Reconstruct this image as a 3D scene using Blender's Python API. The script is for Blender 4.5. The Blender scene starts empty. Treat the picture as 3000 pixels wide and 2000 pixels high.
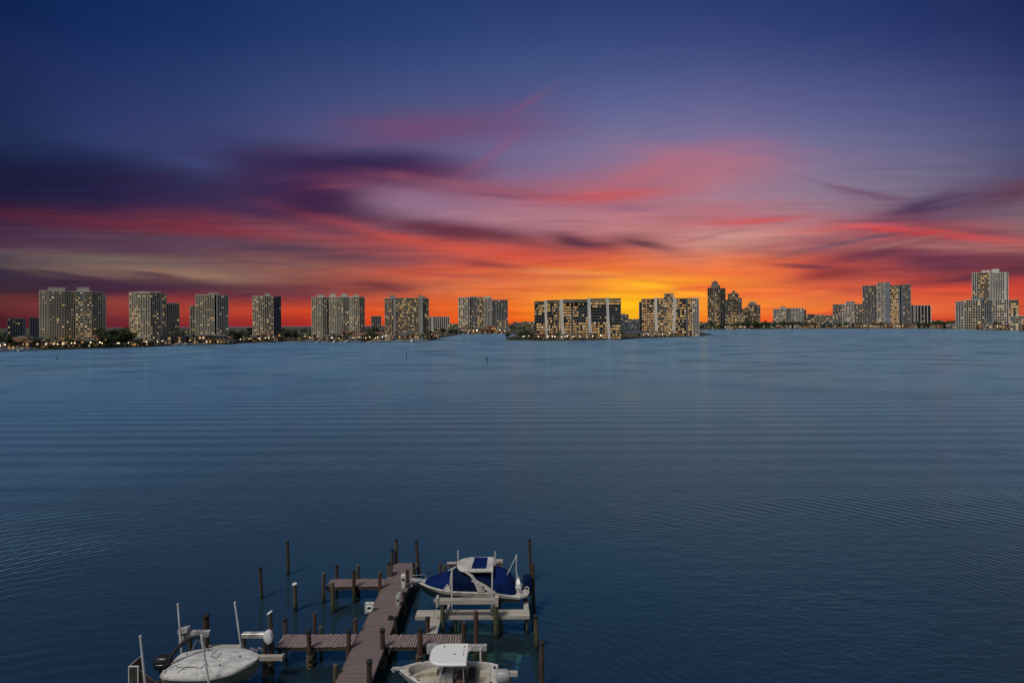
import bpy, math, random
from mathutils import Vector, Matrix, noise as mnoise
random.seed(7)
sc = bpy.context.scene
COL = sc.collection
R = math.radians
CAMH = 22.0; FPX = 1600.0; CX = 1500.0; HY = 950.0; ROLL = -0.401

# ---------------------------------------------------------------- camera
cam_data = bpy.data.cameras.new('camera'); cam = bpy.data.objects.new('camera', cam_data); COL.objects.link(cam)
cam_data.sensor_width = 36.0; cam_data.lens = 36.0 * FPX / 3000.0
cam_data.shift_y = -50.0 / 3000.0
cam_data.clip_start = 0.3; cam_data.clip_end = 60000
_r = R(ROLL)
RV = Vector((math.cos(_r), 0, math.sin(_r))); UV = Vector((-math.sin(_r), 0, math.cos(_r)))
m = Matrix(((RV.x, UV.x, 0, 0), (RV.y, UV.y, -1, 0), (RV.z, UV.z, 0, CAMH), (0, 0, 0, 1)))
cam.matrix_world = m
sc.camera = cam
CAM = Vector((0, 0, CAMH))
def ray(px, py): return RV * ((px - CX) / FPX) + UV * ((HY - py) / FPX) + Vector((0, 1, 0))
def atz(px, py, z=0.0):
    d = ray(px, py); t = (z - CAMH) / d.z; return CAM + d * t
def aty(px, py, y):
    d = ray(px, py); return CAM + d * (y / d.y)
def srgb(r, g, b, a=1.0):
    f = lambda c: (c / 255 / 12.92) if c / 255 <= 0.04045 else ((c / 255 + 0.055) / 1.055) ** 2.4
    return (f(r), f(g), f(b), a)

# ---------------------------------------------------------------- colour management
sc.view_settings.view_transform = 'Standard'; sc.view_settings.look = 'None'
sc.cycles.caustics_reflective = False; sc.cycles.caustics_refractive = False; sc.cycles.max_bounces = 6
sc.view_settings.exposure = 0.0; sc.view_settings.gamma = 1.0; sc.view_settings.use_curve_mapping = False

# ---------------------------------------------------------------- world: dusk sky with procedural clouds
world = bpy.data.worlds.new('World'); sc.world = world; world.use_nodes = True
W = world.node_tree; W.nodes.clear()
def N(tree, t, **kw):
    n = tree.nodes.new(t)
    for k, v in kw.items(): setattr(n, k, v)
    return n
def math_node(T, op, a, b=None, c=None, clamp=False):
    n = T.nodes.new('ShaderNodeMath'); n.operation = op; n.use_clamp = clamp
    for i, v in enumerate((a, b, c)):
        if v is None: continue
        if isinstance(v, (int, float)): n.inputs[i].default_value = v
        else: T.links.new(v, n.inputs[i])
    return n.outputs[0]
def smooth(T, v, a, b, lo=0.0, hi=1.0):
    n = T.nodes.new('ShaderNodeMapRange'); n.interpolation_type = 'SMOOTHSTEP'
    T.links.new(v, n.inputs[0])
    for i, x in enumerate((a, b, lo, hi)): n.inputs[i + 1].default_value = x
    return n.outputs[0]
def mixc(T, f, a, b):
    n = T.nodes.new('ShaderNodeMix'); n.data_type = 'RGBA'
    for s, v in ((0, f), (6, a), (7, b)):
        if isinstance(v, (int, float)): n.inputs[s].default_value = v
        elif isinstance(v, tuple): n.inputs[s].default_value = v
        else: T.links.new(v, n.inputs[s])
    return n.outputs[2]
tc = N(W, 'ShaderNodeTexCoord'); sep = N(W, 'ShaderNodeSeparateXYZ')
W.links.new(tc.outputs['Generated'], sep.inputs[0])
X, Y, Z = sep.outputs
EL = math_node(W, 'ARCSINE', Z)
AZ = math_node(W, 'ARCTAN2', X, Y)
YC = math_node(W, 'MAXIMUM', Y, 0.35)
comb = N(W, 'ShaderNodeCombineXYZ'); W.links.new(AZ, comb.inputs[0]); W.links.new(math_node(W, 'DIVIDE', Z, YC), comb.inputs[1])
def streak_noise(sx, sy, scale, detail, rot=0.0, loc=(0, 0, 0)):
    mp = N(W, 'ShaderNodeMapping'); mp.inputs['Scale'].default_value = (sx, sy, 1); mp.inputs['Rotation'].default_value = (0, 0, rot)
    mp.inputs['Location'].default_value = loc
    W.links.new(comb.outputs[0], mp.inputs[0])
    nz = N(W, 'ShaderNodeTexNoise'); nz.noise_dimensions = '3D'; nz.inputs['Scale'].default_value = scale
    nz.inputs['Detail'].default_value = detail; nz.inputs['Roughness'].default_value = 0.55
    W.links.new(mp.outputs[0], nz.inputs[0]); return nz.outputs[0]
n1 = streak_noise(1.0, 5.0, 2.2, 5, 0.06)
n2 = streak_noise(1.0, 9.0, 4.0, 5, -0.05, (3, 1, 0))
warp = math_node(W, 'ADD', math_node(W, 'MULTIPLY', math_node(W, 'SUBTRACT', n1, 0.5), 0.060),
                 math_node(W, 'MULTIPLY', math_node(W, 'SUBTRACT', n2, 0.5), 0.020))
lowmask = smooth(W, EL, 0.40, 0.22)
warp = math_node(W, 'MULTIPLY', warp, lowmask)
EW = math_node(W, 'ADD', EL, warp)
ELMAX = 1.6
COLS = {
0: [(0,12,34,78),(100,24,40,86),(200,28,42,86),(300,28,42,85),(400,30,48,84),(450,28,38,78),(500,26,30,66),(560,32,28,62),(600,44,28,54),(640,66,33,58),(680,62,42,68),(720,78,52,72),(760,74,66,76),(800,50,42,60),(845,60,36,50),(865,94,46,50),(900,98,46,50),(950,76,28,38)],
300: [(0,15,42,92),(100,22,44,96),(200,32,50,100),(300,42,54,102),(400,48,60,106),(450,38,48,90),(500,34,36,74),(560,40,34,72),(620,62,38,66),(655,98,44,64),(690,84,52,76),(730,86,60,80),(770,112,92,88),(790,124,98,90),(820,74,46,66),(850,62,36,56),(880,140,62,58),(920,116,48,50),(950,100,34,46)],
600: [(0,22,46,96),(100,26,50,102),(200,38,58,106),(300,46,62,110),(400,58,66,112),(480,62,70,114),(540,52,50,88),(600,72,46,76),(650,116,50,68),(680,132,54,66),(710,92,64,82),(740,92,62,82),(780,116,84,84),(800,138,106,94),(830,84,54,66),(860,116,48,58),(900,176,64,48),(950,130,38,46)],
900: [(0,30,54,104),(100,36,58,108),(200,50,66,114),(300,60,74,122),(400,76,78,124),(450,66,66,108),(480,52,44,84),(540,72,42,78),(580,84,48,76),(620,80,46,76),(660,124,70,86),(700,148,78,84),(740,100,70,82),(780,140,90,82),(810,140,84,78),(850,112,54,62),(900,206,72,40),(950,170,46,40)],
1200: [(0,36,58,110),(100,42,64,114),(200,56,74,124),(300,72,82,128),(340,86,80,122),(380,100,78,120),(430,92,82,124),(470,74,60,100),(500,96,58,90),(540,132,76,100),(600,138,104,130),(650,136,98,120),(690,130,64,74),(720,180,82,78),(760,150,80,84),(800,200,88,66),(840,206,108,76),(880,214,90,50),(920,226,84,32),(950,216,72,30)],
1500: [(0,40,60,114),(100,50,70,122),(200,64,82,130),(280,78,84,132),(330,98,84,128),(380,106,86,130),(450,112,104,146),(520,130,104,140),(560,148,98,122),(600,160,110,132),(640,172,118,132),(680,140,90,104),(720,192,84,76),(760,206,84,66),(800,212,92,60),(830,224,118,72),(870,234,120,58),(910,238,112,40),(950,230,88,28)],
1800: [(0,44,62,116),(100,56,72,124),(200,70,84,134),(300,90,98,146),(400,114,110,150),(470,134,112,146),(540,166,104,122),(570,180,102,112),(620,176,118,132),(680,188,122,124),(710,150,86,88),(740,196,88,70),(780,238,118,56),(820,248,150,50),(850,240,134,50),(880,250,172,40),(920,246,178,30),(950,236,168,22)],
2100: [(0,44,60,112),(100,56,70,122),(200,74,84,134),(300,98,98,144),(400,120,110,150),(460,152,112,140),(520,172,114,130),(580,166,122,142),(650,184,108,114),(690,196,138,138),(740,204,130,112),(780,236,120,68),(820,248,138,52),(860,238,114,52),(900,248,144,50),(950,240,100,36)],
2400: [(0,38,56,106),(100,48,64,116),(200,66,78,128),(300,88,92,140),(400,106,106,148),(480,126,114,146),(560,140,120,144),(620,158,118,132),(680,192,112,112),(710,150,100,108),(750,160,86,88),(780,222,90,66),(810,190,80,66),(850,232,110,66),(900,236,120,56),(950,236,84,38)],
2700: [(0,34,50,100),(100,42,56,108),(200,60,70,120),(300,76,84,130),(400,94,96,138),(480,112,106,136),(560,118,106,130),(610,104,80,106),(640,110,74,98),(670,150,78,88),(690,186,80,80),(720,150,92,98),(760,130,68,80),(800,140,62,70),(850,222,80,58),(900,230,108,58),(950,214,66,42)],
3000: [(0,28,44,90),(100,34,50,98),(200,48,58,106),(300,60,70,116),(400,76,80,120),(480,84,80,114),(540,98,72,96),(600,110,90,108),(680,146,98,102),(720,164,96,98),(760,110,60,70),(800,120,54,64),(850,196,64,54),(900,206,82,54),(950,170,48,44)],
}
def sky_az(px): return math.atan((px - CX) / FPX)
def hor(px): return HY - (px - CX) * 0.007
def sky_el(px, py): return math.atan((hor(px) - py) / FPX * math.cos(sky_az(px)))
elpos = math_node(W, 'DIVIDE', EW, ELMAX, clamp=True)
prev = None; pa = None
for px in sorted(COLS):
    rp = N(W, 'ShaderNodeValToRGB'); rp.color_ramp.interpolation = 'B_SPLINE' if False else 'LINEAR'
    W.links.new(elpos, rp.inputs[0])
    st = [(max(0.0, sky_el(px, y) / ELMAX), srgb(r, g, b)) for (y, r, g, b) in COLS[px]]
    st.sort(key=lambda s: s[0])
    st += [(0.45, srgb(48, 62, 100)), (0.65, srgb(84, 92, 112)), (1.0, srgb(112, 118, 128))]
    els = rp.color_ramp.elements
    els[0].position = st[0][0]; els[0].color = st[0][1]
    els[1].position = st[-1][0]; els[1].color = st[-1][1]
    for p, c in st[1:-1]:
        e = els.new(p); e.color = c
    if prev is None: prev = rp.outputs[0]
    else: prev = mixc(W, smooth(W, AZ, pa, sky_az(px)) if False else math_node(W, 'DIVIDE', math_node(W, 'SUBTRACT', AZ, pa), sky_az(px) - pa, clamp=True), prev, rp.outputs[0])
    pa = sky_az(px)
color = prev
# cloud banks: soft, wind-drawn ellipses at sky directions  (azimuth/elevation given through px,py of the survey frame)
n3 = streak_noise(1.0, 5.0, 5.0, 7, -0.06, (7, 2, 0))
n5c = math_node(W, 'SUBTRACT', streak_noise(1.0, 3.6, 7.0, 8, 0.18, (2, 8, 0)), 0.5)
n3c = math_node(W, 'SUBTRACT', n3, 0.5)
CLOUDS = [
 (120,520,560,75,2,(27,27,60),.75,.5),(560,560,300,50,8,(48,40,80),.5,.6),
 (1050,490,350,50,0,(48,36,78),.97,.5),(930,575,205,100,18,(60,34,70),.95,.5),(800,500,150,60,-14,(56,44,86),.6,.6),(820,530,160,50,-10,(58,42,82),.6,.6),
 (1010,545,110,12,-4,(120,56,84),.7,.7),(1100,520,260,22,-2,(112,58,88),.6,.7),
 (560,676,400,15,5,(110,46,64),.6,.9),(120,645,260,16,3,(74,32,56),.4,.8),
 (520,705,420,12,3,(88,66,84),.6,.8),(300,738,500,10,2,(84,52,74),.5,.9),
 (330,762,360,14,4,(112,98,94),.6,1.0),(560,803,240,11,4,(146,112,94),.75,.9),(160,790,180,9,6,(120,98,90),.6,.9),
 (180,800,140,7,10,(56,42,62),.7,.9),(460,806,110,8,6,(80,52,66),.8,.9),(260,832,420,18,4,(60,38,62),.75,.8),(620,835,260,12,5,(78,46,62),.6,.9),
 (900,742,330,20,6,(88,62,80),.7,.9),(760,770,260,8,4,(110,80,84),.6,.9),
 (1330,676,270,23,7,(94,46,64),1.0,.6),(1480,700,180,16,10,(118,60,70),.6,.8),
 (1690,706,100,19,10,(92,50,68),1.0,.8),(1900,716,110,17,12,(102,56,70),.95,.8),(2050,700,140,8,-12,(150,84,92),.5,.9),
 (1250,712,330,16,12,(196,80,72),.6,.8),(1450,745,300,18,8,(210,84,64),.6,.8),
 (1430,773,110,11,5,(140,62,68),.8,.9),(1080,735,180,10,-4,(128,66,78),.6,.9),
 (1120,838,160,24,4,(104,50,60),.9,.8),(960,850,180,14,0,(110,52,60),.6,.8),(1330,806,180,10,4,(160,72,66),.6,.9),
 (1230,590,170,38,8,(142,110,140),.75,.7),(1500,640,260,22,6,(176,124,138),.5,.9),
 (1500,560,330,14,6,(150,82,100),.65,.8),(1770,575,190,18,-3,(196,88,94),.8,.8),(1900,500,200,34,-18,(184,104,118),.55,.9),
 (1450,570,120,8,4,(128,72,94),.7,.9),(1840,612,120,12,2,(142,92,118),.6,.9),
 (1250,372,240,42,-2,(112,74,114),.75,.8),(1545,305,80,16,-30,(124,82,118),.5,.8),(1440,455,150,22,-35,(136,84,120),.5,.8),
 (1060,420,200,20,-6,(104,74,116),.4,.8),
 (2070,470,280,44,4,(180,112,130),.45,1.0),(2560,572,140,12,10,(108,78,104),.8,.9),(2470,550,120,6,14,(124,88,116),.6,.9),
 (2700,616,190,30,-15,(74,50,84),1.0,.8),(2790,592,120,9,-14,(96,78,104),.7,.9),(2560,642,260,12,-4,(140,88,108),.6,.9),
 (2690,680,270,13,5,(216,72,72),.95,.8),(2870,675,150,12,6,(120,66,84),.7,.9),(2470,668,220,9,0,(206,92,96),.6,.9),
 (2560,698,170,5,-9,(104,78,98),.85,1.1),(2450,718,150,6,-12,(120,84,98),.8,1.1),(2560,742,200,26,-12,(106,54,72),.95,.9),
 (2640,712,150,6,-10,(160,112,112),.6,1.1),(2760,765,200,30,6,(104,52,72),.95,.9),(2880,802,300,28,-8,(96,48,66),1.0,.8),(2700,822,200,12,-10,(150,64,66),.7,.9),
 (2780,724,220,14,3,(170,110,108),.6,1.0),
 (2370,784,140,10,5,(118,58,70),.95,.8),(2420,806,130,17,-8,(140,56,60),.95,.8),(2280,720,160,10,-10,(170,96,98),.6,1.0),
 (2230,645,150,10,-5,(206,84,88),.85,.9),(2150,700,220,24,-8,(204,152,146),.5,1.0),
 (2990,560,130,26,-20,(96,58,82),.75,.9),(2830,565,60,5,-12,(100,88,110),.5,1),(2630,492,160,5,-2,(104,98,136),.7,1),
 (1860,890,150,55,0,(255,186,26),.85,.7),(1950,845,190,8,9,(255,186,40),.8,.9),(1900,815,330,10,6,(250,150,48),.6,.9),
 (2060,842,120,9,-4,(236,104,56),.8,.9),(2130,800,220,12,4,(232,104,60),.6,.9),
 (1700,812,130,9,0,(196,100,76),.8,.9),(1640,795,160,9,2,(232,150,96),.6,1),(1500,850,180,7,3,(216,90,48),.6,.9),(1600,842,150,5,2,(206,90,56),.6,.9),
 (690,415,95,5,24,(50,60,100),.6,.8),(2400,848,120,6,-8,(214,80,56),.6,.9),(2500,905,160,4,-9,(206,72,56),.6,.9),
]
for (px, py, rx, ry, ang, c, al, rough) in CLOUDS:
    a0 = sky_az(px); e0 = sky_el(px, py)
    c_, s_ = math.cos(R(ang)), math.sin(R(ang))
    # streak direction and width, carried over to azimuth/elevation
    h_ = rx * 0.5
    da = sky_az(px + c_*h_) - sky_az(px - c_*h_); de = sky_el(px + c_*h_, py + s_*h_) - sky_el(px - c_*h_, py - s_*h_)
    t = math.atan2(de, da); srx = math.hypot(da, de)
    sry = (sky_el(px, py - ry*.5) - sky_el(px, py + ry*.5)) * max(.5, abs(math.cos(t)))
    dx = math_node(W, 'SUBTRACT', AZ, a0)
    dy = math_node(W, 'SUBTRACT', math_node(W, 'MULTIPLY_ADD', n3c, 1.3 * sry * rough + 0.010, EL), e0)
    if abs(ang) > 0.1:
        ux = math_node(W, 'MULTIPLY_ADD', dx, math.cos(t) / srx, math_node(W, 'MULTIPLY', dy, math.sin(t) / srx))
        uy = math_node(W, 'MULTIPLY_ADD', dx, -math.sin(t) / sry, math_node(W, 'MULTIPLY', dy, math.cos(t) / sry))
    else:
        ux = math_node(W, 'MULTIPLY', dx, 1 / srx); uy = math_node(W, 'MULTIPLY', dy, 1 / sry)
    r2 = math_node(W, 'MULTIPLY_ADD', ux, ux, math_node(W, 'MULTIPLY', uy, uy))
    r2 = math_node(W, 'MULTIPLY_ADD', math_node(W, 'MULTIPLY', r2, n5c), 3.2 * rough, r2)
    g = math_node(W, 'MULTIPLY', math_node(W, 'POWER', 2.718, math_node(W, 'MULTIPLY', r2, -1.35)), al)
    color = mixc(W, g, color, srgb(*c))
# fine wisps over the low sky
n4 = streak_noise(1.0, 14.0, 9.0, 6, 0.05, (1, 5, 0))
amt = math_node(W, 'MULTIPLY', math_node(W, 'SUBTRACT', n4, 0.5), smooth(W, EL, 0.33, 0.10, 0.0, 0.75))
hsv = N(W, 'ShaderNodeHueSaturation'); W.links.new(color, hsv.inputs['Color'])
W.links.new(math_node(W, 'ADD', amt, 1.0), hsv.inputs['Value']); color = hsv.outputs[0]
# the quarter of the sky behind the viewer: plain blue-grey dusk
back = N(W, 'ShaderNodeValToRGB'); W.links.new(elpos, back.inputs[0])
back.color_ramp.elements[0].color = srgb(104, 108, 120); back.color_ramp.elements[1].color = srgb(112, 118, 128)
color = mixc(W, smooth(W, Y, 0.55, -0.1), color, back.outputs[0])
sky = N(W, 'ShaderNodeTexSky', sky_type='NISHITA'); sky.sun_disc = False
sky.sun_elevation = R(1.0); sky.sun_rotation = R(9.0)
addn = N(W, 'ShaderNodeMix', data_type='RGBA', blend_type='ADD'); addn.inputs[0].default_value = 0.0006
W.links.new(color, addn.inputs[6]); W.links.new(sky.outputs[0], addn.inputs[7])
bg = N(W, 'ShaderNodeBackground'); bg.inputs[1].default_value = 1.0
W.links.new(addn.outputs[2], bg.inputs[0])
wo = N(W, 'ShaderNodeOutputWorld'); W.links.new(bg.outputs[0], wo.inputs[0])

# ---------------------------------------------------------------- soft dusk light from the upper sky
sun_d = bpy.data.lights.new('sun', 'SUN'); sun_d.energy = 2.1; sun_d.angle = R(14); sun_d.color = (1.0, 0.945, 0.87)
sun = bpy.data.objects.new('sun', sun_d); COL.objects.link(sun)
sun.rotation_euler = Vector((0.42, 0.55, -1.0)).to_track_quat('-Z', 'Y').to_euler()

# ================================================================ helpers
class MB:
    """collects boxes, tubes and lofts; build() links them as ONE mesh object"""
    def __init__(s): s.v = []; s.f = []
    def add(s, vs, fs):
        o = len(s.v); s.v += [tuple(v) for v in vs]; s.f += [tuple(i + o for i in f) for f in fs]
    def hexa(s, p): s.add(p, [(0,3,2,1),(4,5,6,7),(0,1,5,4),(1,2,6,5),(2,3,7,6),(3,0,4,7)])
    def box(s, x0, x1, y0, y1, z0, z1):
        s.hexa([(x0,y0,z0),(x1,y0,z0),(x1,y1,z0),(x0,y1,z0),(x0,y0,z1),(x1,y0,z1),(x1,y1,z1),(x0,y1,z1)])
    def bbox(s, x0, x1, y0, y1, z0, z1, b=0.02):
        """box with chamfered edges along z and on top"""
        pts = [(x0+b,y0),(x1-b,y0),(x1,y0+b),(x1,y1-b),(x1-b,y1),(x0+b,y1),(x0,y1-b),(x0,y0+b)]
        ins = [(min(max(x, x0+b), x1-b), min(max(y, y0+b), y1-b)) for x, y in pts]
        v = [(x,y,z0) for x,y in pts] + [(x,y,z1-b) for x,y in pts] + [((x+a)/2 if False else a, bb, z1) for (x,y),(a,bb) in zip(pts, ins)]
        f = [tuple(reversed(range(8)))]
        for k in (0, 8):
            f += [(k+i, k+(i+1)%8, k+8+(i+1)%8, k+8+i) for i in range(8)]
        # top made from the four distinct inner corners
        f.append((16, 17, 19, 21)) 
        s.add(v, f)
    def prism(s, pts, z0, z1):
        n = len(pts)
        s.add([(x,y,z0) for x,y in pts] + [(x,y,z1) for x,y in pts],
              [tuple(reversed(range(n))), tuple(range(n, 2*n))] + [(i,(i+1)%n,n+(i+1)%n,n+i) for i in range(n)])
    def obox(s, P, Q, z0, z1, out, inn=0.0, n=None):
        """box along the plan segment P-Q, from inn to out along its outward normal"""
        P = Vector((P[0], P[1])); Q = Vector((Q[0], Q[1]))
        if n is None:
            d = (Q - P).normalized(); n = Vector((d.y, -d.x))
        a, b, c, e = P + n*out, Q + n*out, Q + n*inn, P + n*inn
        s.hexa([(a.x,a.y,z0),(b.x,b.y,z0),(c.x,c.y,z0),(e.x,e.y,z0),(a.x,a.y,z1),(b.x,b.y,z1),(c.x,c.y,z1),(e.x,e.y,z1)])
    def tube(s, pts, rad, seg=8, caps=True):
        pts = [Vector(p) for p in pts]; n = len(pts)
        if not hasattr(rad, '__len__'): rad = [rad]*n
        rings = []
        for i, p in enumerate(pts):
            t = (pts[min(i+1, n-1)] - pts[max(i-1, 0)]).normalized()
            u = t.cross(Vector((0,0,1)))
            if u.length < 0.05: u = t.cross(Vector((0,1,0)))
            u.normalize(); w = t.cross(u)
            rings.append([p + (u*math.cos(2*math.pi*k/seg) + w*math.sin(2*math.pi*k/seg))*rad[i] for k in range(seg)])
        s.loft(rings, True, caps)
    def loft(s, rings, closed=True, caps=True):
        m = len(rings[0]); o = []; f = []
        for r in rings: o += [tuple(p) for p in r]
        for i in range(len(rings)-1):
            for k in range(m if closed else m-1):
                f.append((i*m+k, i*m+(k+1)%m, (i+1)*m+(k+1)%m, (i+1)*m+k))
        if caps and closed:
            f.append(tuple(reversed(range(m)))); f.append(tuple((len(rings)-1)*m+k for k in range(m)))
        s.add(o, f)
    def build(s, name, mat, parent=None, smooth_=False):
        me = bpy.data.meshes.new(name); me.from_pydata(s.v, [], s.f); me.validate(); me.update()
        me.materials.append(mat)
        if smooth_:
            me.polygons.foreach_set('use_smooth', [True]*len(me.polygons))
            me.set_sharp_from_angle(angle=R(smooth_ if smooth_ is not True else 40))
        o = bpy.data.objects.new(name, me); COL.objects.link(o)
        if parent is not None: o.parent = parent
        return o
def tag(o, label=None, cat=None, group=None, kind=None):
    if label: o['label'] = label
    if cat: o['category'] = cat
    if group: o['group'] = group
    if kind: o['kind'] = kind
    return o
def empty(name, loc=(0,0,0), label=None, cat=None, group=None):
    o = bpy.data.objects.new(name, None); COL.objects.link(o); o.location = loc; o.empty_display_size = 0.5
    return tag(o, label, cat, group)
def kids(o): return [c for c in ALLKIDS.get(o.name, [])]
ALLKIDS = {}
def copy_tree(o, parent=None):
    c = o.copy(); COL.objects.link(c)
    if parent is not None: c.parent = parent
    for ch in o.children: copy_tree(ch, c)
    return c

# ---------------------------------------------------------------- materials
MATS = {}
def mat(name, col, rough=0.6, metal=0.0, noise=0.0, nscale=5.0, bump=0.0, spec=0.5, emit=None, estr=0.0, col2=None, stretch=(1,1,1), extra=None):
    if name in MATS: return MATS[name]
    mt = bpy.data.materials.new(name); mt.use_nodes = True; T = mt.node_tree; b = T.nodes['Principled BSDF']
    b.inputs['Base Color'].default_value = (*col[:3], 1); b.inputs['Roughness'].default_value = rough
    b.inputs['Metallic'].default_value = metal; b.inputs['Specular IOR Level'].default_value = spec
    if noise or bump or col2:
        tcn = T.nodes.new('ShaderNodeTexCoord'); mp = T.nodes.new('ShaderNodeMapping'); mp.inputs['Scale'].default_value = stretch
        T.links.new(tcn.outputs['Object'], mp.inputs[0])
        nz = T.nodes.new('ShaderNodeTexNoise'); nz.inputs['Scale'].default_value = nscale; nz.inputs['Detail'].default_value = 6
        T.links.new(mp.outputs[0], nz.inputs[0])
        if noise or col2:
            c2 = col2 if col2 else tuple(c*(1-noise) for c in col[:3])
            f = smooth(T, nz.outputs[0], 0.35, 0.65)
            T.links.new(mixc(T, f, (*col[:3],1), (*c2[:3],1)), b.inputs['Base Color'])
        if bump:
            bp = T.nodes.new('ShaderNodeBump'); bp.inputs['Strength'].default_value = bump; bp.inputs['Distance'].default_value = 0.03
            T.links.new(nz.outputs[0], bp.inputs['Height']); T.links.new(bp.outputs[0], b.inputs['Normal'])
    if emit: b.inputs['Emission Color'].default_value = (*emit[:3],1); b.inputs['Emission Strength'].default_value = estr
    if extra: extra(T, b)
    MATS[name] = mt; return mt

# ---------------------------------------------------------------- water
def water_mat():
    mt = bpy.data.materials.new('water'); mt.use_nodes = True; T = mt.node_tree; T.nodes.clear()
    g = T.nodes.new('ShaderNodeNewGeometry'); pos = g.outputs['Position']
    def mapping(scale=(1,1,1), rot=0, loc=(0,0,0)):
        mp = T.nodes.new('ShaderNodeMapping'); mp.inputs['Scale'].default_value = scale; mp.inputs['Rotation'].default_value = (0,0,rot); mp.inputs['Location'].default_value = loc
        T.links.new(pos, mp.inputs[0]); return mp.outputs[0]
    def nz(vec, scale, det=3, rough=0.5):
        n = T.nodes.new('ShaderNodeTexNoise'); n.inputs['Scale'].default_value = scale; n.inputs['Detail'].default_value = det; n.inputs['Roughness'].default_value = rough
        T.links.new(vec, n.inputs[0]); return n.outputs[0]
    def wave(vec, scale, dist, dscale, typ='BANDS', dr='Y', det=1.5):
        n = T.nodes.new('ShaderNodeTexWave'); n.wave_type = typ
        if typ == 'BANDS': n.bands_direction = dr
        else: n.rings_direction = 'Z'
        n.wave_profile = 'SIN'
        n.inputs['Scale'].default_value = scale; n.inputs['Distortion'].default_value = dist; n.inputs['Detail'].default_value = det; n.inputs['Detail Scale'].default_value = dscale
        T.links.new(vec, n.inputs[0]); return n.outputs['Fac']
    M = lambda op, a, b=None, c=None, clamp=False: math_node(T, op, a, b, c, clamp)
    sp = T.nodes.new('ShaderNodeSeparateXYZ'); T.links.new(pos, sp.inputs[0])
    dist = M('SQRT', M('MULTIPLY_ADD', sp.outputs[0], sp.outputs[0], M('MULTIPLY', sp.outputs[1], sp.outputs[1])))
    # long curved wave trains that spread in rings round the dock, broken into patches
    patch = smooth(T, nz(mapping((0.5, 1, 1)), 0.045, 3), 0.46, 0.68)
    patch2 = smooth(T, nz(mapping((0.4, 1, 1), 0.3, (40, 9, 0)), 0.03, 3), 0.45, 0.70)
    calm = M('MULTIPLY', smooth(T, sp.outputs[0], 2.0, 10.0), 1.0)
    ringA = wave(mapping((1,1,1), 0, (4.0, -26.0, 0)), 0.40, 9.0, 0.20, 'RINGS', det=3)
    ringB = wave(mapping((1,1,1), 0, (22.0, -6.0, 0)), 0.23, 11.0, 0.11, 'RINGS', det=3)
    swell = wave(mapping((0.25,1,1), 0.02), 0.045, 7.0, 0.10, 'BANDS', 'Y')
    rip = nz(mapping((0.7, 1.6, 1), 0.15), 1.5, 4, 0.6)
    chop = nz(mapping((1, 2.2, 1)), 0.35, 3)
    h = M('MULTIPLY', M('MULTIPLY', ringA, M('MULTIPLY_ADD', patch, 0.95, 0.05)), 0.065)
    h = M('ADD', h, M('MULTIPLY', M('MULTIPLY', ringB, patch2), 0.10))
    h = M('ADD', h, M('MULTIPLY', swell, smooth(T, dist, 60, 130, 0.0, 0.12)))
    h = M('ADD', h, M('MULTIPLY', rip, 0.07))
    h = M('ADD', h, M('MULTIPLY', chop, 0.10))
    bp = T.nodes.new('ShaderNodeBump'); bp.inputs['Distance'].default_value = 1.0
    dx_ = M('ADD', sp.outputs[0], 7.5); dy_ = M('SUBTRACT', sp.outputs[1], 40.0)
    dd_ = M('SQRT', M('MULTIPLY_ADD', dx_, dx_, M('MULTIPLY', dy_, dy_)))
    T.links.new(M('MULTIPLY', smooth(T, dist, 40, 900, 0.75, 1.0), smooth(T, dd_, 11, 34, 0.22, 1.0)), bp.inputs['Strength'])
    T.links.new(h, bp.inputs['Height'])
    # body colour: greener shallows in drifting patches, bluer in the open bay
    cpatch = nz(mapping((0.35, 1, 1)), 0.02, 4)
    col = mixc(T, smooth(T, cpatch, 0.35, 0.65), (0.0025, 0.0080, 0.0115, 1), (0.0030, 0.0092, 0.0105, 1))
    df = T.nodes.new('ShaderNodeBsdfDiffuse'); T.links.new(col, df.inputs[0]); T.links.new(bp.outputs[0], df.inputs['Normal'])
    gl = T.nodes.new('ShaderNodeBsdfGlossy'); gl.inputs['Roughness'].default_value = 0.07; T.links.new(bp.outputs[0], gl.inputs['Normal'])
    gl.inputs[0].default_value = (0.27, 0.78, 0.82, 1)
    lw = T.nodes.new('ShaderNodeFresnel'); lw.inputs[0].default_value = 1.33; T.links.new(bp.outputs[0], lw.inputs['Normal'])
    fac = M('MINIMUM', M('MULTIPLY_ADD', lw.outputs[0], 1.25, 0.0), 0.92)
    # painted sheen: pale diffuse blue at flat angles stands in for reflected sky light
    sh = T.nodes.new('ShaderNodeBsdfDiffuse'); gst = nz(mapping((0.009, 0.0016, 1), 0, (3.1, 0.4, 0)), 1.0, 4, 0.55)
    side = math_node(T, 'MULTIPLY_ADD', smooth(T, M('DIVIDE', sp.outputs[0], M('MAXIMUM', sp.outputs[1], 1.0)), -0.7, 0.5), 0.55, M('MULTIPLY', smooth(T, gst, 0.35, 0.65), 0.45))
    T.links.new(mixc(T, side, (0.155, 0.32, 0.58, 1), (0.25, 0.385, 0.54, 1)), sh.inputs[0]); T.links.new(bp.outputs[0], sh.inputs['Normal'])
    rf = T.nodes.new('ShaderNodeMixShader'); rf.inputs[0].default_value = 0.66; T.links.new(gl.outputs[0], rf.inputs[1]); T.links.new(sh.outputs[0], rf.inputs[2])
    gn = T.nodes.new('ShaderNodeBsdfGlossy'); gn.inputs['Roughness'].default_value = 0.05; gn.inputs[0].default_value = (0.12, 0.44, 0.38, 1); T.links.new(bp.outputs[0], gn.inputs['Normal'])
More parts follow.
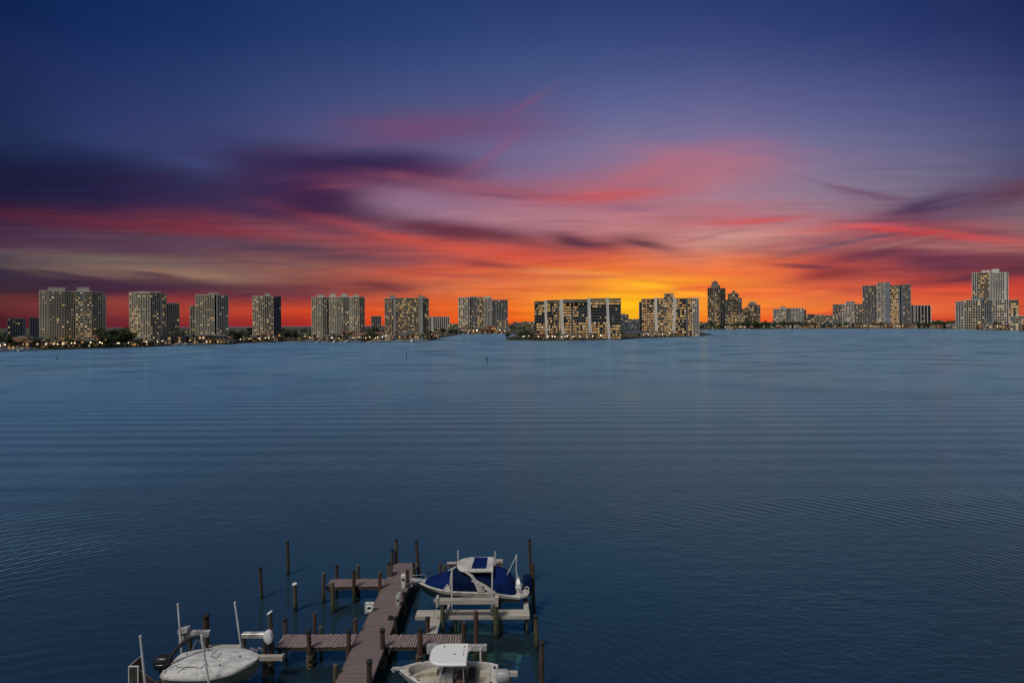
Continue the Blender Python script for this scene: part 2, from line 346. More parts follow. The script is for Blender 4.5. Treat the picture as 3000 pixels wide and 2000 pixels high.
    m1 = T.nodes.new('ShaderNodeMixShader'); T.links.new(M('MULTIPLY', M('POWER', M('SUBTRACT', 1.0, fac), 2.5), 0.60), m1.inputs[0]); T.links.new(df.outputs[0], m1.inputs[1]); T.links.new(gn.outputs[0], m1.inputs[2])
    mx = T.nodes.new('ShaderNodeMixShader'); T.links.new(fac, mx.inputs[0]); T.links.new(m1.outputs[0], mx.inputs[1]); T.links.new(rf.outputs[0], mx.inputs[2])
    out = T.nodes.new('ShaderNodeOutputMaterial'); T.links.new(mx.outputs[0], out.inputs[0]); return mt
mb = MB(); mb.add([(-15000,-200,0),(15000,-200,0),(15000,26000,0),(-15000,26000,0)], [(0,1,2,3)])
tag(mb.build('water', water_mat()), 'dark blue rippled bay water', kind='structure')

# ================================================================ far shore land
M_land = mat('shore_ground', (0.035,0.04,0.022), 0.95, col2=(0.06,0.055,0.035), nscale=0.05)
M_wall = mat('seawall_stone', (0.16,0.15,0.12), 0.9, noise=0.5, nscale=0.4)
def land(name, front, back, label, h=1.3):
    pts = [(atz(px, py).x, atz(px, py).y) for px, py in front] + back
    pts = pts[::-1] if False else pts
    mb = MB(); mb.prism(pts, -1.0, h)
    o = mb.build(name, M_land); tag(o, label, kind='structure')
    w = MB()
    f = [Vector((atz(px, py).x, atz(px, py).y)) for px, py in front]
    for a, b in zip(f[:-1], f[1:]): w.obox(a, b, -0.5, h + 0.25, 0.4, -0.1)
    return o, w
shoreA = [(-260,1038),(0,1029),(160,1025),(300,1021),(384,1018),(420,1017),(500,1013),(600,1010),(660,1009),(720,1004),(790,1003),(830,1000),(880,1001),(960,1003),(1100,1002),(1180,1001),(1236,1000),(1262,997),(1290,989)]
fA = [(atz(px, py).x, atz(px, py).y) for px, py in shoreA]
oA, wA = land('shore', shoreA, [(-120, 1500), (-300, 2500), (-6000, 2500), (-2500, 500)], 'dark wooded shore under the row of towers')
shoreI = [(1482,996),(1500,998),(1580,999),(1700,998),(1760,996),(1830,993),(1880,991),(1960,988),(2040,984),(2078,981)]
p2 = atz(2078, 981); oI, wI = land('island', shoreI, [(p2.x + 12, p2.y + 20), (atz(2040,972).x, atz(2040,972).y), (atz(1850,973).x, atz(1850,973).y), (atz(1520,978).x, atz(1520,978).y)], 'low green island under the two glass blocks')
shoreD = [(1250,981),(1340,979.5),(1500,978.5),(1570,976),(1700,973),(1900,968.5),(2080,965.5),(2300,963.3),(2500,962.5),(2680,962.5),(2800,964),(2900,966.5),(3000,969),(3200,975)]
oD, wD = land('mainland', shoreD, [(5000, 1500), (14000, 14000), (-14000, 14000), (-8000, 2550), (-350, 2550)], 'flat dark mainland shore', h=1.5)
for w, nm, lb in ((wA, 'seawall', 'pale stone seawall along the water below the left row of towers'), (wI, 'seawall', 'pale stone seawall round the front of the island'), (wD, 'seawall', 'thin stone seawall along the far right shore')):
    tag(w.build(nm, M_wall), lb, 'seawall')

# ================================================================ towers
M_conc = {
 'cream': mat('cream_concrete', (0.66,0.59,0.44), 0.85, noise=0.18, nscale=0.05),
 'white': mat('white_concrete', (0.72,0.67,0.58), 0.85, noise=0.15, nscale=0.05),
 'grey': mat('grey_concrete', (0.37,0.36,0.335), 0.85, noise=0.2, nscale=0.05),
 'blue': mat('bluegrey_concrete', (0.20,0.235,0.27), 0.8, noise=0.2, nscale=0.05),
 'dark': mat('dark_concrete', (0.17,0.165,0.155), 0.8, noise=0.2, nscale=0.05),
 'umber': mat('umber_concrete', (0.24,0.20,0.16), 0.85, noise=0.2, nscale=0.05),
 'brown': mat('tan_concrete', (0.46,0.38,0.27), 0.85, noise=0.2, nscale=0.05)}
M_glass = mat('dark_window_glass', (0.008,0.010,0.013), 0.6, spec=0.15, noise=0.5, nscale=0.08)
M_glassb = mat('blue_window_glass', (0.018,0.032,0.050), 0.55, spec=0.2, noise=0.5, nscale=0.08)
M_lit = [mat('lit_window_amber', (0.05,0.04,0.03), 0.5, emit=(1.0,0.48,0.12), estr=0.55),
         mat('lit_window_yellow', (0.05,0.04,0.03), 0.5, emit=(1.0,0.62,0.22), estr=0.62),
         mat('lit_window_cream', (0.05,0.04,0.03), 0.5, emit=(1.0,0.74,0.42), estr=0.7),
         mat('lit_window_dim', (0.05,0.04,0.03), 0.5, emit=(1.0,0.60,0.25), estr=0.22)]
WMESH = []
for mm in M_lit:
    w_ = MB(); w_.box(-0.5,0.5,-0.5,0.5,-0.5,0.5); o_ = w_.build('window', mm); WMESH.append(o_.data); bpy.data.objects.remove(o_)
def hdir(px, py=HY):
    d = ray(px, py); return Vector((d.x, d.y)).normalized()
def shore_rad(px, line):
    for (a, ya), (b, yb) in zip(line[:-1], line[1:]):
        if a <= px <= b:
            y = ya + (yb-ya)*(px-a)/(b-a); p = atz(px, y); return math.hypot(p.x, p.y)
    return 1000
class Tower:
    def __init__(s, name, pxc, rad, label, cat='tower', group=None, zb=1.2):
        s.c = hdir(pxc) * rad; s.rad = rad; s.zb = zb; s.rng = random.Random(int(pxc))
        s.root = empty(name, (s.c.x, s.c.y, zb), label, cat, group); s.lit = []
    def P(s, px, off=0.0, py=900):
        return hdir(px, py) * (s.rad + off)
    def z(s, px, py, off=0.0):
        d = ray(px, py); return CAMH + d.z / math.hypot(d.x, d.y) * (s.rad + off)
    def loc(s, me):
        """shift a finished mesh object into the root's space"""
        me.data.transform(Matrix.Translation(-s.root.location)); return me
    def wing(s, pts, top, nf, bay, conc='cream', slab=0.34, pier=0.30, lit=0.1, warm=(3,3,2,5), D=28, bot=None, z0=None, glass=None, out=0.7, litzone=None, back=True, cap=True, parapet=1.0):
        """pts: [(px, depth offset)...] left to right in view; top: py of the roof edge"""
        front = [s.P(px, off) for px, off in pts]
        pm = sum(p[0] for p in pts)/len(pts); om = sum(p[1] for p in pts)/len(pts)
        z1 = s.z(pm, top, om); zb = s.zb if z0 is None else z0
        if bot is not None: zb = s.z(pm, bot, om)
        dl = hdir(pts[0][0]); dr = hdir(pts[-1][0]); cen = (front[0] + front[-1]) / 2
        bl = front[0] + dl * D; br = front[-1] + dr * D
        bl += (cen - front[0]) * 0.04; br += (cen - front[-1]) * 0.04
        poly = front + [br, bl]
        nf = max(2, round(nf*.92)); bay *= 1.12; slab *= .82; pier *= .82
        core = MB(); core.prism([(p.x, p.y) for p in poly], zb, z1)
        g = core.build('glass_wall', glass or M_glass, s.root); s.loc(g)
        fr = MB(); H = z1 - zb; fh = H / nf
        n = len(poly); wtot = sum((front[i+1]-front[i]).length for i in range(len(front)-1))
        pxw = abs(pts[-1][0] - pts[0][0]); nb_tot = max(1, round(pxw / bay))
        bw = wtot / nb_tot
        for i in range(n):
            a, b = poly[i], poly[(i+1) % n]; isfront = i < len(front)-1
            L = (b-a).length
            if L < 0.5: continue
            nb = max(1, round(L / bw)); u = (b-a)/L; nrm = Vector((u.y, -u.x)); b_ = L/nb
            if slab > 0:
                for k in range(nf+1):
                    zz = zb + k*fh; th = fh*slab/2
                    e = out*0.03
                    fr.obox(a - u*out*0.9, b + u*out*0.9, zz-th, zz+th if k < nf else zz + parapet, out, -0.2, nrm)
            if pier > 0:
                for k in range(nb+1):
                    hw = b_*pier/2; c = a + u*(k*b_)
                    fr.obox(c - u*hw, c + u*hw, zb, z1 + (parapet*0.9 if slab <= 0 else 0.1), out*0.86, -0.15, nrm)
            if isfront and nb > 3 and pier > 0:
                for k in range(nb):
                    if s.rng.random() < .05:
                        fr.obox(a + u*(k*b_), a + u*((k+1)*b_), zb, z1, out*.4, -.1, nrm)
            if isfront:
                for fl in range(nf):
                    for k in range(nb):
                        p = lit
                        cx_px = pts[i][0] + (pts[i+1][0]-pts[i][0])*(k+.5)/nb
                        cy_px = top + (1 - (fl+.5)/nf) * ((hor(cx_px)+4) - top)
                        if litzone:
                            for (xa, xb, ya, yb, pr) in litzone:
                                if xa <= cx_px <= xb and ya <= cy_px <= yb: p = pr
                        cl = .45+1.1*(mnoise.noise(Vector((cx_px*.09, fl*.33, s.rad*.01)))*.5+.5)
                        if s.rng.random() < (p*1.5+.03)*cl:
                            c = a + u*((k+.5)*b_)
                            s.lit.append((c, u, nrm, zb+(fl+.5)*fh, b_*(1-pier)*s.rng.uniform(.5,.95), fh*(1-slab)*s.rng.uniform(.45,.85), s.rng.choices(range(4), warm)[0]))
        f = fr.build('facade', M_conc[conc], s.root); s.loc(f)
        if cap:
            r_ = MB(); ip = [p + (cen + (dl+dr)*D/4 - p)*0.01 for p in poly]
            r_.prism([(p.x, p.y) for p in ip], z1+0.003, z1+0.35); s.loc(r_.build('roof', M_conc['grey'], s.root))
        return z1
    def block(s, x0, x1, top, bot, conc='grey', off=4, D=9, name='roof_house', px_pad=0):
        a, b = s.P(x0, off), s.P(x1, off); dl, dr = hdir(x0), hdir(x1)
        z1, z0 = s.z((x0+x1)/2, top, off), s.z((x0+x1)/2, bot, off)
        mb = MB(); mb.prism([(p.x,p.y) for p in (a, b, b+dr*D, a+dl*D)], z0, z1)
        mb.obox(a - (b-a)*0.03, b + (b-a)*0.03, z1, z1+0.5, 0.3, -D*0.98)
        o = mb.build(name, M_conc[conc], s.root); s.loc(o); return o
    def fin(s, x0, x1, top, bot=None, conc='white', off=-2.0, D=6, flare=0):
        a, b = s.P(x0, off), s.P(x1, off); z1 = s.z(x0, top, off); z0 = s.zb if bot is None else s.z(x0, bot, off)
        mb = MB(); n = 8; rings = []
        for k in range(n+1):
            t = k/n; zz = z0 + (z1-z0)*t; sh = (b-a)*flare*(1-t)*(1-t)
            aa, bb = a+sh, b+sh; d1, d2 = hdir(x0), hdir(x1)
            rings.append([(aa.x,aa.y,zz),(bb.x,bb.y,zz),((bb+d2*D).x,(bb+d2*D).y,zz),((aa+d1*D).x,(aa+d1*D).y,zz)])
        mb.loft(rings); s.loc(mb.build('fin_wall', M_conc[conc], s.root))
    def mast(s, px, top, bot, r=0.25):
        a = s.P(px, 6); mb = MB(); mb.tube([(a.x,a.y,s.z(px,bot,6)-0.2),(a.x,a.y,s.z(px,top,6))],[r,r*0.5],6)
        s.loc(mb.build('antenna', M_conc['dark'], s.root))
    def finish(s, nmax=90):
        s.rng.shuffle(s.lit)
        for (c,u,nrm,z,w,h,k) in s.lit[:nmax]:
            o = bpy.data.objects.new('window', WMESH[k]); COL.objects.link(o); o.parent = s.root
            p = c + nrm*0.12
            o.matrix_local = Matrix.Translation(Vector((p.x,p.y,z)) - s.root.location) @ Matrix(((u.x,nrm.x,0,0),(u.y,nrm.y,0,0),(0,0,1,0),(0,0,0,1))) @ Matrix.Diagonal((w,0.2,h,1))
        rest = s.lit[nmax:]
        for kk in range(4):
            rr = [q for q in rest if q[6] == kk]
            if not rr: continue
            mb = MB()
            for (c,u,nrm,z,w,h,k) in rr: mb.obox(c-u*w/2, c+u*w/2, z-h/2, z+h/2, 0.22, 0.02, nrm)
            o = mb.build('window', M_lit[kk], s.root); s.loc(o); o['kind'] = 'stuff'
def V2(p): return Vector((p[0], p[1]))
T = Tower
# far left pair
t = T('apartment_block', 47, shore_rad(47,shoreA)+320, 'low blue-grey block at the far left edge, left one of the pair', 'apartment block'); t.wing([(22,0),(73,0)], 934, 14, 7, 'blue', .2, .35, .02, D=30, glass=M_glassb); t.mast(47,930,934); t.finish()
t = T('apartment_block', 102, shore_rad(102,shoreA)+280, 'blue-grey block tucked against the left side of the widest cream tower', 'apartment block'); t.wing([(87,0),(118,0)], 932, 14, 7, 'blue', .2, .35, .02, D=30, glass=M_glassb); t.finish()
# T1
t = T('condo_tower', 210, shore_rad(210,shoreA)+42, 'widest cream tower at the far left with two roof houses', 'tower')
lz = [(222,270,895,1020,.38),(222,270,860,895,.12),(117,306,985,1020,.25)]
t.wing([(117,0),(138,-2),(165,-2),(188,-2),(214,0)], 854, 25, 6.2, 'cream', .40, .34, .03, litzone=lz, D=16)
t.wing([(213,6),(223,6)], 857, 25, 5, 'cream', .3, .5, .03, D=10)
t.wing([(222,-3),(268,-3)], 855, 25, 6.2, 'cream', .44, .26, .2, litzone=lz, D=19)
t.wing([(267,4),(275,4)], 857, 25, 8, 'cream', .2, .7, .0, D=12)
t.wing([(274,0),(300,2)], 856, 25, 6.2, 'cream', .40, .34, .03, D=15)
t.wing([(299,4),(307,8)], 866, 24, 8, 'white', .1, .8, 0, D=10)
t.block(141,191,843,854,'white'); t.block(226,262,843,855,'white')
t.mast(150,840,843); t.finish(95)
# T2
t = T('condo_tower', 430, shore_rad(430,shoreA)+20, 'cream lattice tower second from the left with its corner toward the water', 'tower')
lz = [(380,415,890,1015,.42),(380,487,995,1020,.4)]
t.wing([(380,6),(405,1),(440,-4),(464,2),(486,10)], 859, 26, 5.8, 'cream', .34, .34, .10, litzone=lz, D=18)
t.block(405,470,855,859,'cream', off=8); t.mast(398,852,858); t.finish(95)
t = T('condo_tower', 506, shore_rad(506,shoreA)+120, 'slim grey tower right behind the cream lattice corner tower', 'tower'); t.wing([(488,0),(524,3)], 891, 20, 5, 'grey', .12, .5, .04, D=20, out=.8); t.block(494,519,887,891,'grey'); t.finish()
# T3
t = T('condo_tower', 566, shore_rad(566,shoreA)+70, 'narrow cream tower peeking out left of the third cream tower', 'tower'); t.wing([(557,0),(576,0)], 897, 20, 5, 'cream', .15, .5, .12, D=20); t.finish()
t = T('condo_tower', 620, shore_rad(620,shoreA)+32, 'third cream tower with a dark vertical slot and a low roof house', 'tower')
lz = [(600,640,940,990,.45),(574,670,985,1010,.5)]
t.wing([(574,0),(600,-2),(627,-3)], 865, 24, 5.6, 'cream', .40, .34, .07, litzone=lz, D=18)
t.wing([(626,4),(637,4)], 865, 24, 11, 'blue', .0, .12, .02, D=10, glass=M_glassb)
t.wing([(636,-3),(668,3)], 866, 24, 5.6, 'white', .36, .34, .06, litzone=lz, D=16)
t.block(611,638,858,865,'white'); t.block(606,642,862,865,'grey'); t.finish(95)
# T4
t = T('condo_tower', 780, shore_rad(780,shoreA)+28, 'slim dark-glass tower standing alone with a green-roofed cap', 'tower')
lz = [(741,770,875,960,.22),(741,830,980,1010,.45)]
t.wing([(741,5),(757,0),(775,-2),(800,-1)], 869, 24, 5.2, 'cream', .26, .30, .10, litzone=lz, D=16, glass=M_glassb)
t.wing([(799,1),(810,3),(822,8)], 870, 24, 3.6, 'blue', .1, .45, .02, D=12, glass=M_glassb)
t.block(772,796,866,869,'grey'); t.block(776,791,860,866,'white'); t.mast(755,865,869); t.finish(95)
t = T('parking_podium', 731, shore_rad(731,shoreA)+32, 'low dark annex with bright bands left of the slim dark-glass tower', 'annex'); t.wing([(722,0),(742,0)], 961, 4, 20, 'dark', .35, .2, .2, D=16); t.finish()
# T5
t = T('condo_tower', 990, shore_rad(990,shoreA)+36, 'wide cream tower with four small roof houses', 'tower')
lz = [(1010,1035,900,970,.28),(914,1067,965,1005,.3)]
t.wing([(914,3),(930,0),(945,-2),(956,0)], 872, 24, 4.6, 'cream', .28, .42, .06, litzone=lz, D=14)
t.wing([(955,5),(966,5)], 872, 24, 4, 'grey', .15, .5, .02, D=8)
t.wing([(965,0),(985,-3),(1005,-3),(1022,0)], 871, 24, 4.6, 'cream', .30, .42, .05, litzone=lz, D=15)
t.wing([(1021,1),(1036,-3),(1052,-3),(1067,3)], 871, 24, 4.6, 'cream', .30, .42, .09, litzone=lz, D=15)
for a,b,c in ((930,950,864),(967,983,861),(1000,1017,862),(1035,1051,864)): t.block(a,b,c,871,'white')
t.mast(1008,858,862); t.finish(95)
t = T('apartment_block', 1102, shore_rad(1102,shoreA)+420, 'small grey block alone between two wide towers', 'apartment block'); t.wing([(1088,0),(1116,2)], 927, 12, 5, 'grey', .1, .4, .02, D=30, glass=M_glassb); t.mast(1102,923,927); t.finish()
# T6
t = T('condo_tower', 1190, shore_rad(1190,shoreA)+40, 'tan tower with amber windows and two pale corner shafts', 'tower')
lz = [(1160,1228,876,900,.5),(1195,1228,900,960,.25),(1128,1255,955,985,.25)]
t.wing([(1128,4),(1153,0)], 875, 24, 5.2, 'brown', .28, .32, .16, litzone=lz, D=15)
t.wing([(1160,0),(1195,-1),(1231,0)], 874, 24, 5.2, 'brown', .30, .30, .16, litzone=lz, D=15, glass=M_glassb)
t.wing([(1238,1),(1255,5)], 875, 24, 5, 'brown', .25, .38, .10, litzone=lz, D=14)
t.fin(1152,1160.5,871,conc='grey'); t.fin(1230,1239,871,conc='grey')
t.block(1142,1158,866,874,'grey'); t.block(1226,1238,866,874,'grey'); t.block(1238,1247,870,874,'grey'); t.finish(95)
t = T('apartment_block', 1286, shore_rad(1286,shoreA)+450, 'low block with pale vertical stripes right of the tan tower', 'apartment block')
t.wing([(1257,0),(1316,0)], 928, 11, 5.4, 'white', .06, .42, .03, D=30, glass=M_glassb); t.finish()
# T7
t = T('condo_tower', 1415, shore_rad(1415,shoreD)+28, 'silvery ribbed tower left of the island with a lower right shoulder', 'tower')
lz = [(1344,1368,875,960,.3),(1400,1420,880,950,.35),(1462,1482,925,950,.5)]
t.wing([(1344,4),(1356,0),(1375,0)], 872, 24, 4.4, 'white', .14, .44, .12, litzone=lz, D=14)
t.wing([(1374,4),(1400,3)], 871, 24, 4, 'grey', .12, .42, .06, litzone=lz, D=10, glass=M_glassb)
t.wing([(1399,0),(1421,0)], 871, 24, 4.4, 'brown', .16, .40, .2, litzone=lz, D=13)
t.wing([(1420,-2),(1441,-1)], 872, 24, 4, 'white', .10, .5, .05, D=13)
t.wing([(1440,3),(1460,3),(1487,8)], 879, 22, 4.2, 'grey', .10, .44, .05, litzone=lz, D=12, glass=M_glassb)
t.block(1377,1400,869,872,'white'); t.block(1421,1436,868,872,'white'); t.mast(1427,865,868); t.finish(95)
# T8 island block
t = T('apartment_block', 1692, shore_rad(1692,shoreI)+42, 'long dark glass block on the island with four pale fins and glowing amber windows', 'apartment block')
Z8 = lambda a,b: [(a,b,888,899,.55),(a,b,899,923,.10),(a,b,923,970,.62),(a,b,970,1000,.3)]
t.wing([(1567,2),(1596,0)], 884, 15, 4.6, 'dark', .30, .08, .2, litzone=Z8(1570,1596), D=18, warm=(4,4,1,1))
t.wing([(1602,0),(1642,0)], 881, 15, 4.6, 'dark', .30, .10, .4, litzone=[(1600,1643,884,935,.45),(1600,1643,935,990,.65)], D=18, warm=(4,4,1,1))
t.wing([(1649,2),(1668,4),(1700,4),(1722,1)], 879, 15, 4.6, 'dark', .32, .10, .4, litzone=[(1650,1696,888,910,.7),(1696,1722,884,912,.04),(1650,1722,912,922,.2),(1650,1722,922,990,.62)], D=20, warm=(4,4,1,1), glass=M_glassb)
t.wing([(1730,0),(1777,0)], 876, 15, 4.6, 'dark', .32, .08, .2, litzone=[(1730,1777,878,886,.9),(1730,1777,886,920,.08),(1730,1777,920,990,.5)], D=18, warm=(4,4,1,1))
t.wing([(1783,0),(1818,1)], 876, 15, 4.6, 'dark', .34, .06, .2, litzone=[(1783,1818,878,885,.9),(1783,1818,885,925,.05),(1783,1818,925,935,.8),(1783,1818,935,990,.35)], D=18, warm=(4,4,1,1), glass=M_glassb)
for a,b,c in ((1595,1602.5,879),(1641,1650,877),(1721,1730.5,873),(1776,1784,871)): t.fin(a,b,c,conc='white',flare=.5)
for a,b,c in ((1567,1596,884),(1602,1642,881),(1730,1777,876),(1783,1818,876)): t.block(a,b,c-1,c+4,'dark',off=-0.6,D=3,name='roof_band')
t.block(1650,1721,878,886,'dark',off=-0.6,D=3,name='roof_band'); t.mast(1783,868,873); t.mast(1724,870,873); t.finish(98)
# T9
t = T('apartment_block', 1960, shore_rad(1960,shoreI)+38, 'stepped island block with raised centre and pale grid at its right end', 'apartment block')
t.wing([(1873,4),(1881,4)], 886, 14, 8, 'blue', .1, .2, .05, D=14, glass=M_glassb)
t.wing([(1880,0),(1918,0)], 877, 15, 4.8, 'dark', .28, .14, .4, litzone=[(1880,1918,882,900,.5),(1880,1918,900,955,.65)], D=16, warm=(5,3,1,1))
t.wing([(1925,1),(1947,1)], 875, 15, 4.8, 'brown', .26, .2, .3, D=14, warm=(4,3,1,1))
t.wing([(1946,-1),(1973,-1)], 862, 17, 4.8, 'brown', .28, .18, .35, litzone=[(1946,1973,880,950,.6)], D=14, warm=(4,3,1,1), glass=M_glassb)
t.wing([(1980,0),(2010,1),(2031,0)], 875, 15, 4.8, 'dark', .28, .18, .3, litzone=[(1980,2031,880,950,.45)], D=16, warm=(4,4,1,1))
t.wing([(2030,-1),(2047,1)], 874, 15, 4.4, 'white', .24, .34, .1, D=14)
t.fin(1917,1925.5,871,conc='white',flare=.3); t.fin(1972,1981,871,conc='white',flare=-.4); t.block(1948,1972,860,862,'dark'); t.mast(1960,857,861); t.finish(98)
# background skyline between the island blocks
t = T('office_tower', 1829, 1700, 'small blue tower in the gap between the two island blocks', 'tower'); t.wing([(1819,0),(1841,0)], 922, 12, 4, 'blue', .2, .3, .08, D=30, glass=M_glassb); t.block(1822,1832,919,922,'blue'); t.finish()
t = T('apartment_block', 1857, 1800, 'low greenish block right of the small blue tower in the gap', 'apartment block'); t.wing([(1842,0),(1873,0)], 935, 8, 4, 'blue', .3, .35, .15, D=30); t.finish()
# T10 - T12
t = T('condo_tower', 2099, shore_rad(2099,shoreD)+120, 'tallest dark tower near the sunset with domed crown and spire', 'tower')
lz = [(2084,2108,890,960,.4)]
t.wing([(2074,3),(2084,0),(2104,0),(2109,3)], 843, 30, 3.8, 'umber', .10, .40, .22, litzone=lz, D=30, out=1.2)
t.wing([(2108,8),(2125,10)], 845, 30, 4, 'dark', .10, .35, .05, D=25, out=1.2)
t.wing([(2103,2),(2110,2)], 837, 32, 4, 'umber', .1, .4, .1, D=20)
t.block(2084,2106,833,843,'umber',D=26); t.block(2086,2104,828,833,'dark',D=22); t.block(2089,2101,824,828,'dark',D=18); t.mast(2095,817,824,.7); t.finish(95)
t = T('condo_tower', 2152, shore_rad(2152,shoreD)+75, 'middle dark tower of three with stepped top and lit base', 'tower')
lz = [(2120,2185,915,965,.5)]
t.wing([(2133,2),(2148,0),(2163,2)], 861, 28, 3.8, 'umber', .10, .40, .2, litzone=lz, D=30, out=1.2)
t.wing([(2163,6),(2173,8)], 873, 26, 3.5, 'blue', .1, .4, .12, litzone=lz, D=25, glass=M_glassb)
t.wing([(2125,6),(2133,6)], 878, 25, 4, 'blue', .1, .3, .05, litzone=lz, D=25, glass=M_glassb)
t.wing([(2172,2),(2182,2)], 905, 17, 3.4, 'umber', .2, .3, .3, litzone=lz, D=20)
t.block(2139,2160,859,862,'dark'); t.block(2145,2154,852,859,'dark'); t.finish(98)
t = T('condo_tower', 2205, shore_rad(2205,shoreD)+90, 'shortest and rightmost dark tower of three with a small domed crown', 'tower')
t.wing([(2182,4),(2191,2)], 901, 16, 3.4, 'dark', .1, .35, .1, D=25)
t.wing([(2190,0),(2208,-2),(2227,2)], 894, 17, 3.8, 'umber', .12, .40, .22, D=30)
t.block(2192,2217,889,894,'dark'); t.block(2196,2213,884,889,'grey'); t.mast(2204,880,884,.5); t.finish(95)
# T13 .. T17
t = T('apartment_block', 2312, shore_rad(2312,shoreD)+90, 'pale low block at the centre right, left of the long low row', 'apartment block')
t.wing([(2265,0),(2301,0)], 905, 14, 3.8, 'white', .16, .36, .2, D=30, out=1.0)
t.wing([(2300,5),(2318,5)], 904, 14, 3.6, 'grey', .1, .45, .05, D=25, out=1.0)
t.wing([(2318,1),(2353,1)], 903, 14, 3.8, 'white', .14, .40, .14, D=30, out=1.0)
t.block(2286,2302,898,904,'grey'); t.wing([(2352,8),(2361,8)], 908, 12, 5, 'dark', .2, .3, .1, D=20); t.finish(95)
for k,(a,b,y,c,lb) in enumerate(((2362,2384,921,'dark','low dark block just right of the pale low block'),(2384,2412,922,'brown','low brown row block in the middle of the low row'),(2410,2442,924,'grey','low grey row block left of the ribbed grey block'))):
    t = T('apartment_block', (a+b)/2, 2350+30*k, lb, 'apartment block'); t.wing([(a,0),(b,0)], y, 8, 3.5, c, .25, .35, .2, D=30); t.finish()
t = T('apartment_block', 2484, shore_rad(2484,shoreD)+70, 'grey ribbed block joined to the left of the double tower', 'apartment block')
t.wing([(2440,0),(2470,0)], 892, 16, 4, 'grey', .14, .40, .22, D=25, out=1)
t.wing([(2469,-2),(2500,-2)], 890, 16, 4, 'white', .12, .44, .2, D=25, out=1)
t.wing([(2499,2),(2530,2)], 891, 16, 4, 'grey', .14, .40, .18, D=25, out=1)
t.block(2478,2505,884,891,'blue'); t.finish(95)
t = T('condo_tower', 2598, shore_rad(2598,shoreD)+45, 'broad double tower on the right with a raised blue-grey middle shaft', 'tower')
lz = [(2610,2634,845,950,.55),(2528,2570,845,870,.15)]
t.wing([(2528,4),(2550,0),(2572,0)], 837, 28, 4, 'grey', .14, .36, .10, litzone=lz, D=25, out=1)
t.wing([(2571,-2),(2592,-2)], 830, 28, 4, 'white', .12, .40, .14, D=25, out=1)
t.wing([(2607,0),(2636,0)], 836, 28, 4, 'brown', .16, .34, .3, litzone=lz, D=25, out=1, warm=(4,4,2,1))
t.wing([(2635,-1),(2643,-1)], 835, 28, 8, 'blue', .0, .5, 0, D=20, glass=M_glassb)
t.wing([(2642,0),(2668,4)], 834, 28, 4, 'grey', .20, .32, .1, D=25, out=1)
t.fin(2591,2608,827,conc='blue',D=16); t.block(2572,2592,828,830,'dark'); t.finish(98)
t = T('apartment_block', 2697, shore_rad(2697,shoreD)+120, 'low grey slab with white vertical stripes right of the double tower', 'apartment block')
t.wing([(2668,0),(2679,0)], 894, 14, 11, 'grey', .0, .9, 0, D=25)
t.wing([(2679,1),(2727,1)], 895, 13, 9, 'white', .04, .24, .04, D=25, out=1); t.finish()
t = T('condo_tower', 2892, shore_rad(2892,shoreD)+50, 'grey stepped tower at the right edge rising from a wide lower block', 'tower')
lz = [(2868,2900,810,875,.3),(2955,2985,885,930,.4)]
t.wing([(2800,2),(2822,0),(2826,0)], 883, 12, 5.4, 'white', .28, .26, .06, D=25, glass=M_glassb)
t.wing([(2825,-2),(2850,-2),(2872,-2)], 879, 12, 5.6, 'cream', .26, .30, .05, D=25)
t.wing([(2871,2),(2910,2)], 880, 12, 5.6, 'grey', .24, .26, .04, D=25, glass=M_glassb)
t.wing([(2909,-2),(2955,-2)], 878, 12, 5.6, 'white', .26, .32, .12, litzone=lz, D=25)
t.wing([(2954,0),(2984,2)], 879, 12, 6.5, 'brown', .30, .22, .2, litzone=lz, D=22, warm=(3,4,2,1))
t.wing([(2849,10),(2868,8)], 800, 27, 5, 'white', .2, .34, .06, D=16, glass=M_glassb)
t.wing([(2867,7),(2900,7)], 799, 27, 5, 'brown', .2, .3, .14, litzone=lz, D=17)
t.wing([(2899,5),(2912,5)], 797, 27, 4, 'white', .12, .5, .04, D=18, glass=M_glassb)
t.wing([(2911,8),(2954,10)], 799, 27, 5, 'white', .24, .34, .07, D=16, glass=M_glassb)
t.block(2876,2900,792,799,'white',off=10); t.block(2906,2928,788,798,'white',off=9); t.block(2846,2884,872,879,'blue',off=0); t.finish(98)
t = T('parking_podium', 3010, shore_rad(3010,shoreD)+30, 'long low white-banded terrace building at the right edge', 'annex'); t.wing([(2960,3),(3055,0)], 926, 6, 7, 'white', .3, .1, .2, D=20); t.finish(60)
# far low skyline
far = [(1310,1344,947,'dark'),(1488,1503,948,'dark'),(1503,1530,944,'brown'),(1530,1568,941,'brown'),(2048,2074,943,'dark'),(2228,2262,944,'dark'),(2727,2760,938,'dark'),(2740,2800,944,'dark'),(308,378,976,'dark'),(670,722,971,'blue'),(824,870,967,'blue'),(530,556,966,'dark')]
wh = ['right of the striped block','right of the silvery tower','left of the island','just left of the long island block','left of the tallest dark tower','right of the three dark towers','right of the striped grey slab','left of the grey stepped tower','behind the trees between the two leftmost towers','left of the slim dark-glass tower','right of the slim dark-glass tower','left of the third cream tower']
for k,(a,b,y,c) in enumerate(far):
    rad = 2700 if a > 1300 else 1500
    t = T('distant_building', (a+b)/2, rad + 15*k, 'distant low building '+wh[k], 'building'); xs = a
    while xs < b-2:
        w = t.rng.uniform(6,14); t.wing([(xs,0),(min(b,xs+w),0)], y + t.rng.uniform(-1.5,2.5), 3, 3.5, t.rng.choice([c,'grey','brown']), .3, .3, .18, D=20, cap=False); xs += w
    t.finish(30)

